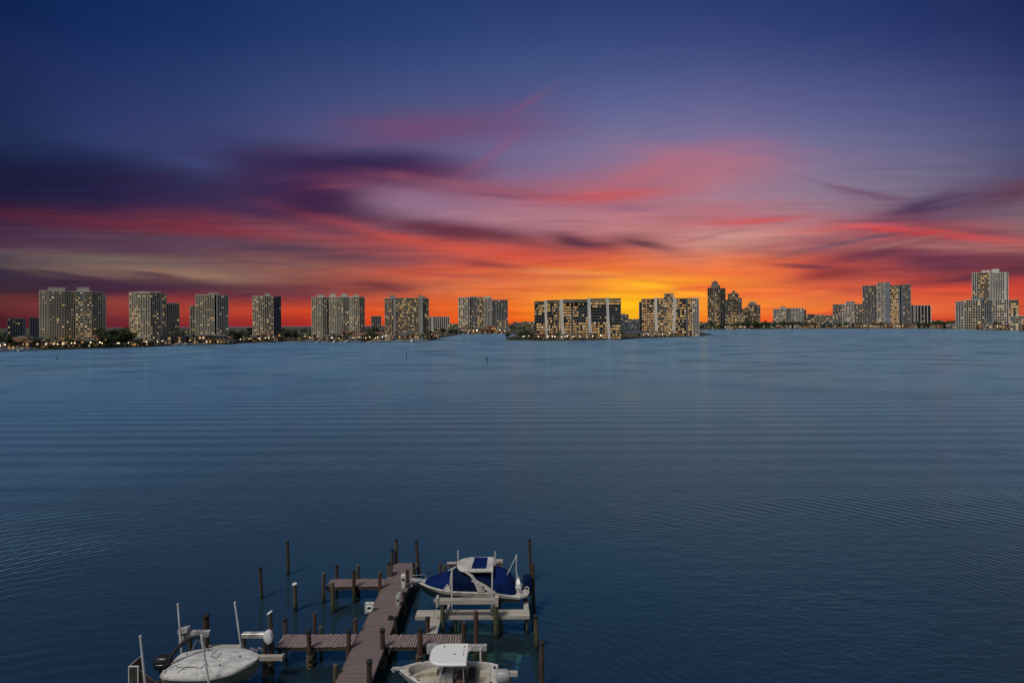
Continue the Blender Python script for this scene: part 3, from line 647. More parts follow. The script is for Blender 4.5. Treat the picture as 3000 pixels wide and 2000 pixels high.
# ================================================================ shore planting, houses, lamps, boats
M_leaf = mat('dark_foliage', (0.035,0.060,0.022), 0.9, col2=(0.07,0.095,0.03), nscale=0.5)
M_leaf2 = mat('olive_foliage', (0.055,0.070,0.025), 0.9, col2=(0.03,0.05,0.02), nscale=0.5)
M_bark = mat('bark', (0.10,0.075,0.05), 0.95, noise=0.4, nscale=2)
def leaf_cloud(mb, rng, n, cx, cy, cz, rx, ry, rz, size):
    for _ in range(n):
        while True:
            x, y, z = rng.uniform(-1,1), rng.uniform(-1,1), rng.uniform(-1,1); q = x*x+y*y+z*z
            if 0.15 < q < 1: break
        p = Vector((cx+x*rx, cy+y*ry, cz+z*rz)); a = Vector((rng.gauss(0,1),rng.gauss(0,1),rng.gauss(0,1))).normalized()
        b = a.cross(Vector((rng.gauss(0,1),rng.gauss(0,1),rng.gauss(0,1)))).normalized(); s = size*rng.uniform(.5,1.1)
        mb.add([p+a*s, p+b*s*.7, p-a*s, p-b*s*.7], [(0,1,2,3)])
def make_tree(seed, h, w, ml):
    rng = random.Random(seed); crown = MB()
    for _ in range(7):
        a = rng.uniform(0,6.28); rr = rng.uniform(0,.55)*w
        leaf_cloud(crown, rng, 55, math.cos(a)*rr, math.sin(a)*rr, h*rng.uniform(.48,.82), w*rng.uniform(.3,.5), w*rng.uniform(.3,.5), h*rng.uniform(.14,.24), 0.75)
    tr = MB(); tr.tube([(0,0,-.5),(0.1,0,h*.35),(0,0.1,h*.6)],[.32,.22,.12],6)
    for k in range(4):
        a = k*1.6+rng.random(); tr.tube([(0.05,0,h*.32),(math.cos(a)*w*.4,math.sin(a)*w*.4,h*.62)],[.14,.05],5)
    root = empty('tree'); crown.build('crown', ml, root); tr.build('trunk', M_bark, root); return root
def make_palm(seed, h):
    rng = random.Random(seed); tr = MB(); lean = rng.uniform(-.8,.8)
    tr.tube([(0,0,-.5),(lean*.3,0,h*.5),(lean,0,h)],[.28,.2,.16],6)
    cr = MB()
    for k in range(13):
        a = k*6.283/13 + rng.uniform(-.2,.2); el = rng.uniform(-.2,.9); L = rng.uniform(2.4,3.2); prev = None
        d = Vector((math.cos(a),math.sin(a),0)); sd = Vector((-d.y,d.x,0)); rows = []
        for i in range(6):
            t = i/5; p = Vector((lean,0,h)) + d*L*t*math.cos(el*.6) + Vector((0,0,L*(math.sin(el)*t - 0.95*t*t)))
            wd = 0.42*math.sin(math.pi*min(.97,t+.12))+.03
            rows.append([p - sd*wd - Vector((0,0,wd*.5)), p, p + sd*wd - Vector((0,0,wd*.5))])
        cr.loft(rows, closed=False, caps=False)
    root = empty('palm_tree'); cr.build('crown', M_leaf2, root); tr.build('trunk', M_bark, root); return root
T_SRC = [make_tree(1, 9, 4.6, M_leaf), make_tree(2, 11, 5.5, M_leaf), make_tree(3, 8, 5.0, M_leaf2)]
P_SRC = [make_palm(4, 9.0), make_palm(5, 11.0), make_palm(6, 7.5)]
USED = set()
NAMED = {}
ONES = 'first second third fourth fifth sixth seventh eighth ninth tenth eleventh twelfth thirteenth fourteenth fifteenth sixteenth seventeenth eighteenth nineteenth twentieth'.split()
ORD = ONES + ['twenty-'+w for w in ONES[:9]] + ['thirtieth'] + ['thirty-'+w for w in ONES[:9]]
def number_off():
    for (what, where), lst in NAMED.items():
        lst.sort(key=lambda q: math.atan2(q.location.x, q.location.y))
        for k, q in enumerate(lst):
            q['label'] = (ORD[k]+' '+what+' from the left '+where) if len(lst) > 1 else what+' '+where
def note(o, what, where): NAMED.setdefault((what, where), []).append(o)
def plant(src, x, y, z, s, rot, label, cat, group):
    if src.name in USED: o = copy_tree(src)
    else: o = src; USED.add(src.name)
    o.location = (x, y, z); o.scale = (s, s, s); o.rotation_euler = (0,0,rot)
    w_, e_ = label; note(o, w_, e_)
    return tag(o, w_+' '+e_, cat, group)
rng = random.Random(11)
# (px range, shoreline, count, palms share, offset range, size, place words)
ROWS = [(-20,118,shoreA,7,.35,(6,40),.9,'left of the widest cream tower'),
 (95,300,shoreA,26,.75,(4,26),.75,'at the foot of the widest cream tower'),
 (285,380,shoreA,22,.05,(6,60),1.15,'between the two leftmost towers'),
 (380,490,shoreA,10,.6,(2,10),.55,'in front of the cream lattice corner tower'),
 (486,530,shoreA,8,.1,(30,80),1.1,'between the corner tower and the third tower'),
 (530,668,shoreA,12,.5,(8,40),.7,'around the base of the third cream tower'),
 (665,742,shoreA,18,.05,(12,70),.95,'left of the slim dark-glass tower'),
 (742,822,shoreA,9,.6,(6,20),.6,'at the foot of the slim dark-glass tower'),
 (822,915,shoreA,20,.1,(14,80),.95,'between the slim tower and the four-capped tower'),
 (905,1075,shoreA,22,.6,(6,50),.75,'below the tower with four roof houses'),
 (1068,1135,shoreA,16,.3,(20,90),1.0,'left of the tan tower'),
 (1130,1262,shoreA,16,.5,(6,60),.75,'at the foot of the tan tower'),
 (1230,1350,shoreA,16,.15,(30,120),1.0,'between the tan and the silvery tower'),
 (1300,1500,shoreD,20,.4,(10,60),.9,'behind the small inlet'),
 (1484,1570,shoreI,9,.3,(16,60),.85,'on the left tip of the island'),
 (1565,1825,shoreI,30,.8,(10,34),.62,'in front of the long island block'),
 (1870,2060,shoreI,22,.7,(10,40),.62,'in front of the stepped island block'),
 (2055,2190,shoreD,14,.1,(20,60),1.5,'at the foot of the three dark towers'),
 (2180,2370,shoreD,34,.1,(14,70),1.7,'on the far shore near the pale low block'),
 (2370,2530,shoreD,18,.2,(14,60),1.3,'below the grey ribbed block'),
 (2530,2680,shoreD,20,.3,(12,50),1.2,'below the broad double tower'),
 (2670,2810,shoreD,26,.1,(14,90),1.5,'between the double tower and the grey stepped tower'),
 (2800,3060,shoreD,22,.2,(8,60),1.15,'below the grey stepped tower at the right edge')]
for (a, b, line, n, pal, (o0, o1), sz, where) in ROWS:
    for k in range(n):
        px = a + (b-a)*(k+rng.uniform(.1,.9))/n; rad = shore_rad(px, line) + rng.uniform(o0, o1); p = hdir(px)*rad
        s = sz*rng.uniform(.8,1.3)*1.3
        if rng.random() < pal: plant(rng.choice(P_SRC), p.x, p.y, 1.25, s*1.05, rng.uniform(0,6), ('slim palm tree', where), 'palm tree', 'palms '+where)
        else: plant(rng.choice(T_SRC), p.x, p.y, 1.25, s, rng.uniform(0,6), ('dark bushy tree', where), 'tree', 'trees '+where)
# far woods that read as one mass behind the trees
fw = MB()
for _ in range(7000):
    px = rng.uniform(-60, 3060)
    if px < 1260: rad = rng.uniform(1150, 1400); hh = 14
    elif px < 2000: rad = rng.uniform(2000, 2300); hh = 19
    else: rad = rng.uniform(2350, 2650); hh = 25
    p = hdir(px)*rad; h = hh*(0.75+0.5*mnoise.noise(Vector((px*.02,1.3,0)))+0.25*mnoise.noise(Vector((px*.11,4,0))))
    leaf_cloud(fw, rng, 1, p.x, p.y, 1+h*rng.random(), 6, 6, 1.2, 3.8)
tag(fw.build('distant_woods', M_leaf), 'dark line of distant woods along the horizon', 'woods', kind='stuff')
# hedge of shrubs at the water edge
hb = MB()
for (a,b,line,n,hgt) in ((100,300,shoreA,700,2.6),(300,384,shoreA,250,3),(530,830,shoreA,500,2.5),(860,1250,shoreA,900,3),(1484,1580,shoreI,500,3.2),(1580,2070,shoreI,700,2.2),(2060,3040,shoreD,1500,4.5)):
    for _ in range(n):
        px = rng.uniform(a,b); rad = shore_rad(px,line)+rng.uniform(3,14); p = hdir(px)*rad
        leaf_cloud(hb, rng, 1, p.x, p.y, 1.3+rng.random()*hgt, .6,.6,.4, 1.0)
tag(hb.build('shrubs', M_leaf2), 'low dark shrubs growing along the seawalls', 'shrubs', kind='stuff')

# houses along the shore
M_stucco = [mat('cream_stucco', (0.30,0.25,0.18), .9, noise=.2, nscale=.3), mat('white_stucco', (0.40,0.38,0.34), .9, noise=.2, nscale=.3), mat('terracotta_stucco', (0.28,0.16,0.10), .9, noise=.2, nscale=.3)]
M_roof = [mat('clay_tiles', (0.22,0.10,0.06), .9, noise=.4, nscale=1), mat('grey_shingles', (0.12,0.12,0.12), .9, noise=.3, nscale=1)]
M_glow = mat('lamp_glow', (0.1,0.08,0.05), .5, emit=(1.0,0.70,0.34), estr=6.0)
M_glow2 = mat('white_lamp_glow', (0.1,0.1,0.1), .5, emit=(1.0,0.90,0.72), estr=6.0)
M_orange = mat('orange_glow', (0.1,0.05,0.02), .5, emit=(1.0,0.42,0.10), estr=1.8)
M_post = mat('dark_metal', (0.03,0.03,0.03), .5, metal=.6)
M_white = mat('white_boat_paint', (0.62,0.61,0.58), .45, noise=.12, nscale=1.5)
def house(px, off, line, w, d, h, st, rf, nwin, label, group, litp=.7, orange=False):
    rad = shore_rad(px, line)+off; p = hdir(px)*rad; ang = -math.atan2(p.x, p.y)
    root = empty('shore_house', (p.x,p.y,1.3), label[0]+' '+label[1], 'house', group); note(root, *label); root.rotation_euler = (0,0,ang); root.scale = (1.2,1.2,1.35)
    mb = MB(); mb.box(-w/2,w/2,0,d,0,h); mb.box(-w/2-.2,w/2+.2,-1.6,0,h*.48,h*.54)
    for k in range(4): xx = -w/2+.2+(w-.4)*k/3; mb.box(xx-.12,xx+.12,-1.5,-1.26,0,h*.48)
    mb.build('wall', st, root)
    r_ = MB(); e=.5; r_.add([(-w/2-e,-e,h+.02),(w/2+e,-e,h+.02),(w/2+e,d+e,h+.02),(-w/2-e,d+e,h+.02),(-w/2+d*.35,d/2,h+d*.22),(w/2-d*.35,d/2,h+d*.22)],[(0,3,2,1),(0,1,5,4),(1,2,5),(2,3,4,5),(3,0,4)])
    r_.build('roof', rf, root)
    for k in range(nwin):
        for lv in (0,1):
            xx = -w/2+w*(k+.5)/nwin; zz = h*(.25+.5*lv)
            kk = rng.choices((0,1,2,3),(3,2,1,6))[0] if rng.random()<litp else None
            o = bpy.data.objects.new('window', WMESH[kk] if kk is not None else DARKW); COL.objects.link(o); o.parent = root
            o.location = (xx, -.02, zz); o.scale = (w/nwin*.55, .12, h*.26)
    return root
w_ = MB(); w_.box(-.5,.5,-.5,.5,-.5,.5); o_ = w_.build('window', M_glass); DARKW = o_.data; bpy.data.objects.remove(o_)
HS = [(0,90,shoreA,7,(8,30),'left of the widest cream tower'),(120,300,shoreA,9,(6,16),'at the foot of the widest cream tower'),(385,490,shoreA,3,(3,8),'under the cream lattice corner tower'),
 (515,575,shoreA,6,(5,45),'left of the third cream tower'),(575,668,shoreA,6,(4,12),'at the foot of the third cream tower'),(722,822,shoreA,6,(6,16),'at the foot of the slim dark-glass tower'),
 (880,1080,shoreA,16,(5,40),'below the tower with four roof houses'),(1080,1300,shoreA,16,(6,50),'around the foot of the tan tower'),(1345,1500,shoreD,7,(4,14),'behind the small inlet'),
 (1570,1820,shoreI,8,(8,16),'in front of the long island block'),(1880,2045,shoreI,6,(8,14),'in front of the stepped island block'),
 (2130,2200,shoreD,5,(10,30),'at the foot of the three dark towers'),(2270,2440,shoreD,9,(10,40),'below the pale low blocks'),(2440,2680,shoreD,12,(8,30),'below the broad double tower'),(2730,2810,shoreD,5,(8,30),'left of the grey stepped tower'),(2810,3050,shoreD,10,(8,30),'below the grey stepped tower')]
for (a,b,line,n,(o0,o1),where) in HS:
    far_ = line is shoreD
    for k in range(n):
        px = a+(b-a)*(k+rng.uniform(.2,.8))/n; sc_ = (1.6 if far_ else 1.0)*rng.uniform(.8,1.2)
        st = rng.randrange(3); big = rng.random() < .4
        nm = ('cream','white','terracotta')[st]
        house(px, rng.uniform(o0,o1), line, 11*sc_, 7*sc_, (6.5 if big else 4.6)*sc_, M_stucco[st], rng.choice(M_roof), 4, (('tall ' if big else 'low ')+nm+' lit house', where), 'houses '+where, .45)
# glowing orange pavilion below the widest tower, marina tent, cruise dock
def at_shore(px, off, line): p = hdir(px)*(shore_rad(px,line)+off); return p
p = at_shore(184, 22, shoreA)
rt = empty('pavilion', (p.x,p.y,1.3), 'glowing orange entrance pavilion at the base of the widest cream tower', 'pavilion'); rt.rotation_euler=(0,0,-math.atan2(p.x,p.y))
mb = MB(); mb.box(-5.5,5.5,0,5,8.2,9.2); [mb.box(x-.3,x+.3,0,.6,0,8.2) for x in (-5,-1.7,1.7,5)]; mb.build('canopy', M_stucco[0], rt)
mb = MB(); mb.box(-5,5,1.2,4.5,4.2,8.1); mb.build('lit_hall', M_orange, rt)
p = at_shore(1150, 12, shoreA)
rt = empty('tent', (p.x,p.y,1.3), 'blue peaked marina tent below the tan tower', 'tent')
mb = MB(); mb.loft([[(x*s_,y*s_,z) for x,y in ((-7,-4),(7,-4),(7,4),(-7,4))] for s_,z in ((1,2.8),(.9,4.2),(.35,5.6),(.06,7.2))]); mb.build('canvas', mat('blue_canvas_tent',(0.03,0.10,0.20),.7), rt)
mb = MB(); [mb.tube([(x,y,0),(x,y,2.8)],.12,6) for x in (-6.8,6.8) for y in (-3.8,3.8)]; mb.build('pole', M_post, rt)
# street lamps
lm = MB(); lm.tube([(0,0,0),(0,0,4.2)],[.1,.07],6); lmo = lm.build('pole', M_post)
g_ = MB(); g_.loft([[(math.cos(a)*r_,math.sin(a)*r_,z) for a in [k*math.pi/4 for k in range(8)]] for z,r_ in ((4.2,.15),(4.35,.36),(4.6,.42),(4.85,.34),(4.95,.1))])
gl1 = g_.build('lamp_globe', M_glow); gl2 = g_.build('lamp_globe', M_glow2)
L_SRC = []
for g in (gl1, gl2):
    r_ = empty('street_lamp'); po = bpy.data.objects.new('pole', lmo.data); COL.objects.link(po); po.parent = r_; g.parent = r_; L_SRC.append(r_)
bpy.data.objects.remove(lmo)
LM = [(0,110,shoreA,8,(4,30),'left of the widest cream tower'),(115,300,shoreA,14,(2,14),'at the foot of the widest cream tower'),(300,380,shoreA,4,(1,3),'between the two leftmost towers'),(384,490,shoreA,8,(1,6),'under the cream lattice corner tower'),(520,670,shoreA,18,(3,40),'around the third cream tower'),
 (700,830,shoreA,10,(3,14),'at the foot of the slim dark-glass tower'),(860,1090,shoreA,22,(3,40),'below the tower with four roof houses'),(1090,1300,shoreA,18,(3,60),'around the foot of the tan tower'),(1340,1500,shoreD,10,(2,6),'behind the small inlet'),(1520,1570,shoreI,7,(14,30),'on the left tip of the island'),
 (1570,1820,shoreI,26,(6,14),'in front of the long island block'),(1875,2050,shoreI,16,(6,14),'in front of the stepped island block'),(2120,2210,shoreD,9,(4,20),'at the foot of the three dark towers'),(2230,2440,shoreD,10,(5,30),'below the pale low blocks'),(2440,2680,shoreD,22,(4,20),'below the broad double tower'),(2680,2810,shoreD,12,(4,30),'left of the grey stepped tower'),(2810,3040,shoreD,18,(4,20),'below the grey stepped tower')]
for (a,b,line,n,(o0,o1),where) in LM:
    for k in range(n):
        if rng.random() < .3: continue
        px = a+(b-a)*(k+rng.uniform(-.4,1.4))/n; p = at_shore(px, rng.uniform(o0,o1), line); i = 0 if rng.random()<.6 else 1
        if line is shoreI: i = 1 if rng.random()<.7 else 0
        plant(L_SRC[i], p.x, p.y, 1.3, (1.5 if line is shoreD else 1.0)*rng.uniform(.8,1.15), 0, (('warm','white')[i]+' street lamp', where), 'street lamp', ('warm','white')[i]+' lamps '+where)
# palms trunks lit at the island: none; small moored boats
def make_cruiser():
    root = empty('motor_yacht'); h = MB()
    secs = []
    for x,wb,zk in ((-6,1.9,.1),(-2,2.0,0),(2,1.9,0),(4.5,1.2,.1),(6.6,.08,.9)):
        secs.append([(x,-wb,1.5+max(0,x)*.08),(x,-wb*.8,zk+.3),(x,0,zk-.2),(x,wb*.8,zk+.3),(x,wb,1.5+max(0,x)*.08)])
    h.loft(secs, closed=True); h.build('hull', M_white, root)
    c = MB(); c.loft([[(-3.5+k*.3,-1.5,1.5+k*1.1),(2.6-k*1.2,-1.4,1.5+k*1.1),(2.6-k*1.2,1.4,1.5+k*1.1),(-3.5+k*.3,1.5,1.5+k*1.1)] for k in (0,1,1.1)]); c.box(-3.4,.6,-1.3,1.3,3.4,3.52); c.build('cabin', M_white, root)
    g = MB(); g.box(-3,1.7,-1.53,1.53,1.9,2.35); g.build('window_band', M_glass, root); return root
Y = make_cruiser()
for (a,b,line,n,off,where) in ((0,95,shoreA,7,-3,'moored at the far left shore'),(520,600,shoreA,6,-3,'moored below the third cream tower'),(880,1060,shoreA,8,-3,'moored below the tower with four roof houses'),(1080,1240,shoreA,14,-4,'moored at the marina below the tan tower'),(1345,1500,shoreD,7,-5,'moored behind the small inlet'),(2120,2200,shoreD,5,-6,'moored below the three dark towers')):
    for k in range(n):
        px = a+(b-a)*(k+.5+rng.uniform(-.3,.3))/n; p = at_shore(px, off-rng.uniform(0,3), line)
        plant(Y, p.x, p.y, 0.0, rng.uniform(.75,1.25), -math.atan2(p.x,p.y)+rng.choice((0,0,3.14,1.3,.5)), ('small white yacht', where), 'boat', 'yachts '+where)
# breakwater clusters across the inlet mouth, rocks right of the island, channel posts, small buoy and bird
M_rock = mat('wet_rock', (0.03,0.03,0.025), .8, noise=.4, nscale=2)
def rock_mesh(seed):
    r_ = random.Random(seed); mb = MB(); rings = []
    for i in range(5):
        t = i/4; rr = math.sin(math.pi*(.15+.8*t)); rings.append([(math.cos(a)*rr*r_.uniform(.8,1.1),math.sin(a)*rr*r_.uniform(.8,1.1),-.4+t*1.2) for a in [k*math.pi/4 for k in range(8)]])
    mb.loft(rings); return mb
RK = []
for k in range(3): o = rock_mesh(k).build('rock', M_rock); RK.append(o)
usedr = set()
def put_rock(px, py, s, label, group):
    i = rng.randrange(3); o = RK[i]
    if i in usedr: o = o.copy(); COL.objects.link(o)
    usedr.add(i); p = atz(px,py); o.location = (p.x,p.y,0); o.scale = (s*1.6,s,s*.8); o.rotation_euler=(0,0,rng.uniform(0,6)); tag(o,label,'rock',group); lb = label.split(' rock ',1); note(o, lb[0]+' rock', lb[1])
for k,px in enumerate((1302,1330,1357,1384,1412,1441,1468)):
    for q in range(2): put_rock(px+rng.uniform(-3,3), 996.5, 1.3, 'dark rock in the line across the inlet', 'breakwater rocks across the inlet')
for k in range(16): put_rock(2088+k*3.8, 985+math.sin(k)*.6-k*.05, .9, 'low dark rock off the right tip of the island', 'reef rocks off the island')
mb = MB(); a = atz(1270,997); b = atz(1478,997); mb.obox((a.x,a.y),(b.x,b.y),-.5,.5,.5,-.5); tag(mb.build('breakwater', M_wall), 'thin low breakwater closing the inlet left of the island', 'breakwater')
mb = MB(); a = atz(1822,975); b = atz(1873,975); mb.obox((a.x,a.y),(b.x,b.y),0,2.6,.6,-.6)
for k in range(18): q = V2(a)+(V2(b)-V2(a))*(k/17); mb.box(q.x-.25,q.x+.25,q.y-1.1,q.y-.6,0,2.9)
tag(mb.build('bulkhead', mat('dark_timber',(0.05,0.045,0.03),.9)), 'dark timber bulkhead joining the two island plots', 'bulkhead')
def post(px, ytop, ybase, label, board=False):
    p = atz(px,ybase); t = aty(px,ytop,p.y); root = empty('channel_post',(p.x,p.y,0),label,'channel post'); mb = MB(); mb.tube([(0,0,-1),(0,0,t.z)],.16,6); mb.build('pole', M_post, root)
    if board: mb = MB(); mb.box(-.5,.5,-.24,-.17,t.z-1.1,t.z-.2); mb.build('marker_board', mat('marker_green',(0.02,0.05,0.035),.6), root)
post(1191,1031,1053,'thin bare channel post standing alone left of centre in the bay'); post(1427,1046,1069,'channel post with a dark board, the nearer one to the right', True)
mb = MB(); mb.loft([[(math.cos(a)*r_,math.sin(a)*r_,z) for a in [k*math.pi/5 for k in range(10)]] for z,r_ in ((-.3,.4),(0,.65),(.5,.6),(.9,.3),(1.3,.1))])
o = mb.build('buoy', M_post); p = atz(168,1052); o.location=p; tag(o,'small dark buoy floating in front of the widest cream tower','buoy')
# swimming bird: body, neck and head as one mesh
mb = MB(); mb.tube([(-1.6,0,.55),(-1.0,0,.4),(0,0,.35),(.9,0,.4),(1.3,0,.75),(1.45,0,1.15),(1.75,0,1.3),(2.2,0,1.25)],[.05,.35,.5,.36,.16,.13,.17,.03],8)
o = mb.build('water_bird', M_post, smooth_=True); p = atz(2420,977); o.location=p; o.scale=(1.0,1.0,1.0); tag(o,'lone dark bird floating on the bay at the right','bird')
# seawall promenade strip in front of the corner tower
a = atz(430,1016); b = atz(500,1011)
number_off()

# ================================================================ foreground: pier, piles, boat lifts, boats
def wood(name, c1, c2, wet=True, algae=(0.035,0.045,0.015)):
    def ex(T, b):
        g = T.nodes.new('ShaderNodeNewGeometry'); s = T.nodes.new('ShaderNodeSeparateXYZ'); T.links.new(g.outputs['Position'], s.inputs[0])
        mp = T.nodes.new('ShaderNodeMapping'); mp.inputs['Scale'].default_value = (9,9,0.8); T.links.new(g.outputs['Position'], mp.inputs[0])
        n = T.nodes.new('ShaderNodeTexNoise'); n.inputs['Scale'].default_value = 2.2; n.inputs['Detail'].default_value = 6; T.links.new(mp.outputs[0], n.inputs[0])
        col = mixc(T, smooth(T, n.outputs[0], .35, .65), (*c1,1), (*c2,1))
        n2 = T.nodes.new('ShaderNodeTexNoise'); n2.inputs['Scale'].default_value = 3.0; n2.inputs['Detail'].default_value = 4; T.links.new(g.outputs['Position'], n2.inputs[0])
        if wet:
            hz = math_node(T, 'ADD', s.outputs[2], math_node(T, 'MULTIPLY', math_node(T, 'SUBTRACT', n2.outputs[0], .5), 1.1))
            col = mixc(T, smooth(T, hz, 1.0, .25), col, (*algae,1)); col = mixc(T, smooth(T, hz, .45, .2), col, (0.008,0.008,0.006,1))
        T.links.new(col, b.inputs['Base Color'])
        bp = T.nodes.new('ShaderNodeBump'); bp.inputs['Strength'].default_value = .6; bp.inputs['Distance'].default_value = .04; T.links.new(n.outputs[0], bp.inputs['Height']); T.links.new(bp.outputs[0], b.inputs['Normal'])
    return mat(name, c1, .85, extra=ex)
M_pb = wood('brown_pile_wood', (0.085,0.052,0.030), (0.032,0.022,0.014))
M_pg = wood('grey_pile_wood', (0.105,0.095,0.075), (0.05,0.045,0.035))
M_pr = wood('reddish_pile_wood', (0.12,0.056,0.036), (0.055,0.03,0.02))
M_pgr = wood('mossy_pile_wood', (0.05,0.062,0.025), (0.09,0.085,0.05), algae=(0.05,0.062,0.02))
M_py = wood('weathered_yellow_pile_wood', (0.13,0.10,0.045), (0.06,0.055,0.03))
M_cap = mat('black_pile_cap', (0.012,0.012,0.012), .6)
M_capw = mat('white_pile_cap', (0.72,0.72,0.70), .5)
def plank_mat(name, c1, c2, axis):
    def ex(T, b):
        g = T.nodes.new('ShaderNodeNewGeometry'); s = T.nodes.new('ShaderNodeSeparateXYZ'); T.links.new(g.outputs['Position'], s.inputs[0])
        k = math_node(T, 'FLOOR', math_node(T, 'MULTIPLY', s.outputs[axis], 1/0.15))
        wn = T.nodes.new('ShaderNodeTexWhiteNoise'); wn.noise_dimensions = '1D'; T.links.new(k, wn.inputs['W'])
        mp = T.nodes.new('ShaderNodeMapping'); mp.inputs['Scale'].default_value = (1.2,9,1) if axis == 1 else (9,1.2,1); T.links.new(g.outputs['Position'], mp.inputs[0])
        n = T.nodes.new('ShaderNodeTexNoise'); n.inputs['Scale'].default_value = 1.6; n.inputs['Detail'].default_value = 7; T.links.new(mp.outputs[0], n.inputs[0])
        f = math_node(T, 'ADD', math_node(T, 'MULTIPLY', wn.outputs[0], .45), math_node(T, 'MULTIPLY', smooth(T, n.outputs[0], .3, .7), .55))
        T.links.new(mixc(T, f, (*c1,1), (*c2,1)), b.inputs['Base Color'])
        bp = T.nodes.new('ShaderNodeBump'); bp.inputs['Strength'].default_value = .4; bp.inputs['Distance'].default_value = .02; T.links.new(n.outputs[0], bp.inputs['Height']); T.links.new(bp.outputs[0], b.inputs['Normal'])
    return mat(name, c1, .85, extra=ex)
M_deck = plank_mat('mauve_deck_boards', (0.190,0.145,0.138), (0.120,0.092,0.088), 1)
M_deckx = plank_mat('weathered_finger_boards', (0.30,0.235,0.225), (0.17,0.12,0.115), 0)
M_decku = plank_mat('smooth_finger_boards', (0.20,0.145,0.145), (0.15,0.105,0.105), 0)
M_joist = wood('joist_wood', (0.06,0.042,0.03), (0.03,0.022,0.016), wet=False)
M_beam = mat('bleached_timber', (0.46,0.42,0.36), .85, col2=(0.34,0.31,0.27), nscale=2.0, stretch=(.4,4,4), bump=.4)
M_alu = mat('white_aluminium', (0.56,0.57,0.57), .4, metal=.2, col2=(0.36,0.34,0.31), nscale=2.5, bump=.1)
M_pvc = mat('white_pvc_pipe', (0.68,0.69,0.66), .4, col2=(0.55,0.55,0.5), nscale=1.5)
M_gel = mat('white_gelcoat', (0.59,0.575,0.53), .35, col2=(0.42,0.40,0.36), nscale=1.6)
M_gel2 = mat('cream_gelcoat', (0.50,0.45,0.37), .5, col2=(0.38,0.34,0.27), nscale=2.2)
M_navy = mat('navy_canvas', (0.003,0.018,0.108), .85, spec=.08, col2=(0.003,0.012,0.070), nscale=1.3, bump=.4)
M_navyd = mat('dark_navy_canvas', (0.003,0.011,0.052), .85, spec=.08, col2=(0.002,0.008,0.034), nscale=1.3, bump=.3)
M_hulld = mat('dark_hull_paint', (0.022,0.028,0.036), .5, col2=(0.014,0.018,0.022), nscale=1.2)
M_black = mat('black_plastic', (0.012,0.012,0.014), .35)
M_blackc = mat('black_canvas', (0.018,0.018,0.022), .9)
M_tan = mat('brown_cushion', (0.13,0.065,0.045), .8, noise=.4, nscale=3)
def tarp_mat():
    def ex(T, b):
        g = T.nodes.new('ShaderNodeNewGeometry')
        mp = T.nodes.new('ShaderNodeMapping'); mp.inputs['Rotation'].default_value=(0,0,.6); mp.inputs['Scale'].default_value = (1,3.2,1); T.links.new(g.outputs['Position'], mp.inputs[0])
        n = T.nodes.new('ShaderNodeTexNoise'); n.inputs['Scale'].default_value = 1.5; n.inputs['Detail'].default_value = 6; n.inputs['Distortion'].default_value = .8; T.links.new(mp.outputs[0], n.inputs[0])
        T.links.new(mixc(T, smooth(T, n.outputs[0], .42, .56), (0.40,0.40,0.39,1), (0.55,0.545,0.525,1)), b.inputs['Base Color'])
        bp = T.nodes.new('ShaderNodeBump'); bp.inputs['Strength'].default_value = .9; bp.inputs['Distance'].default_value = .12; T.links.new(n.outputs[0], bp.inputs['Height']); T.links.new(bp.outputs[0], b.inputs['Normal'])
    return mat('white_tarp', (0.56,0.55,0.53), .8, extra=ex)
M_tarp = tarp_mat()

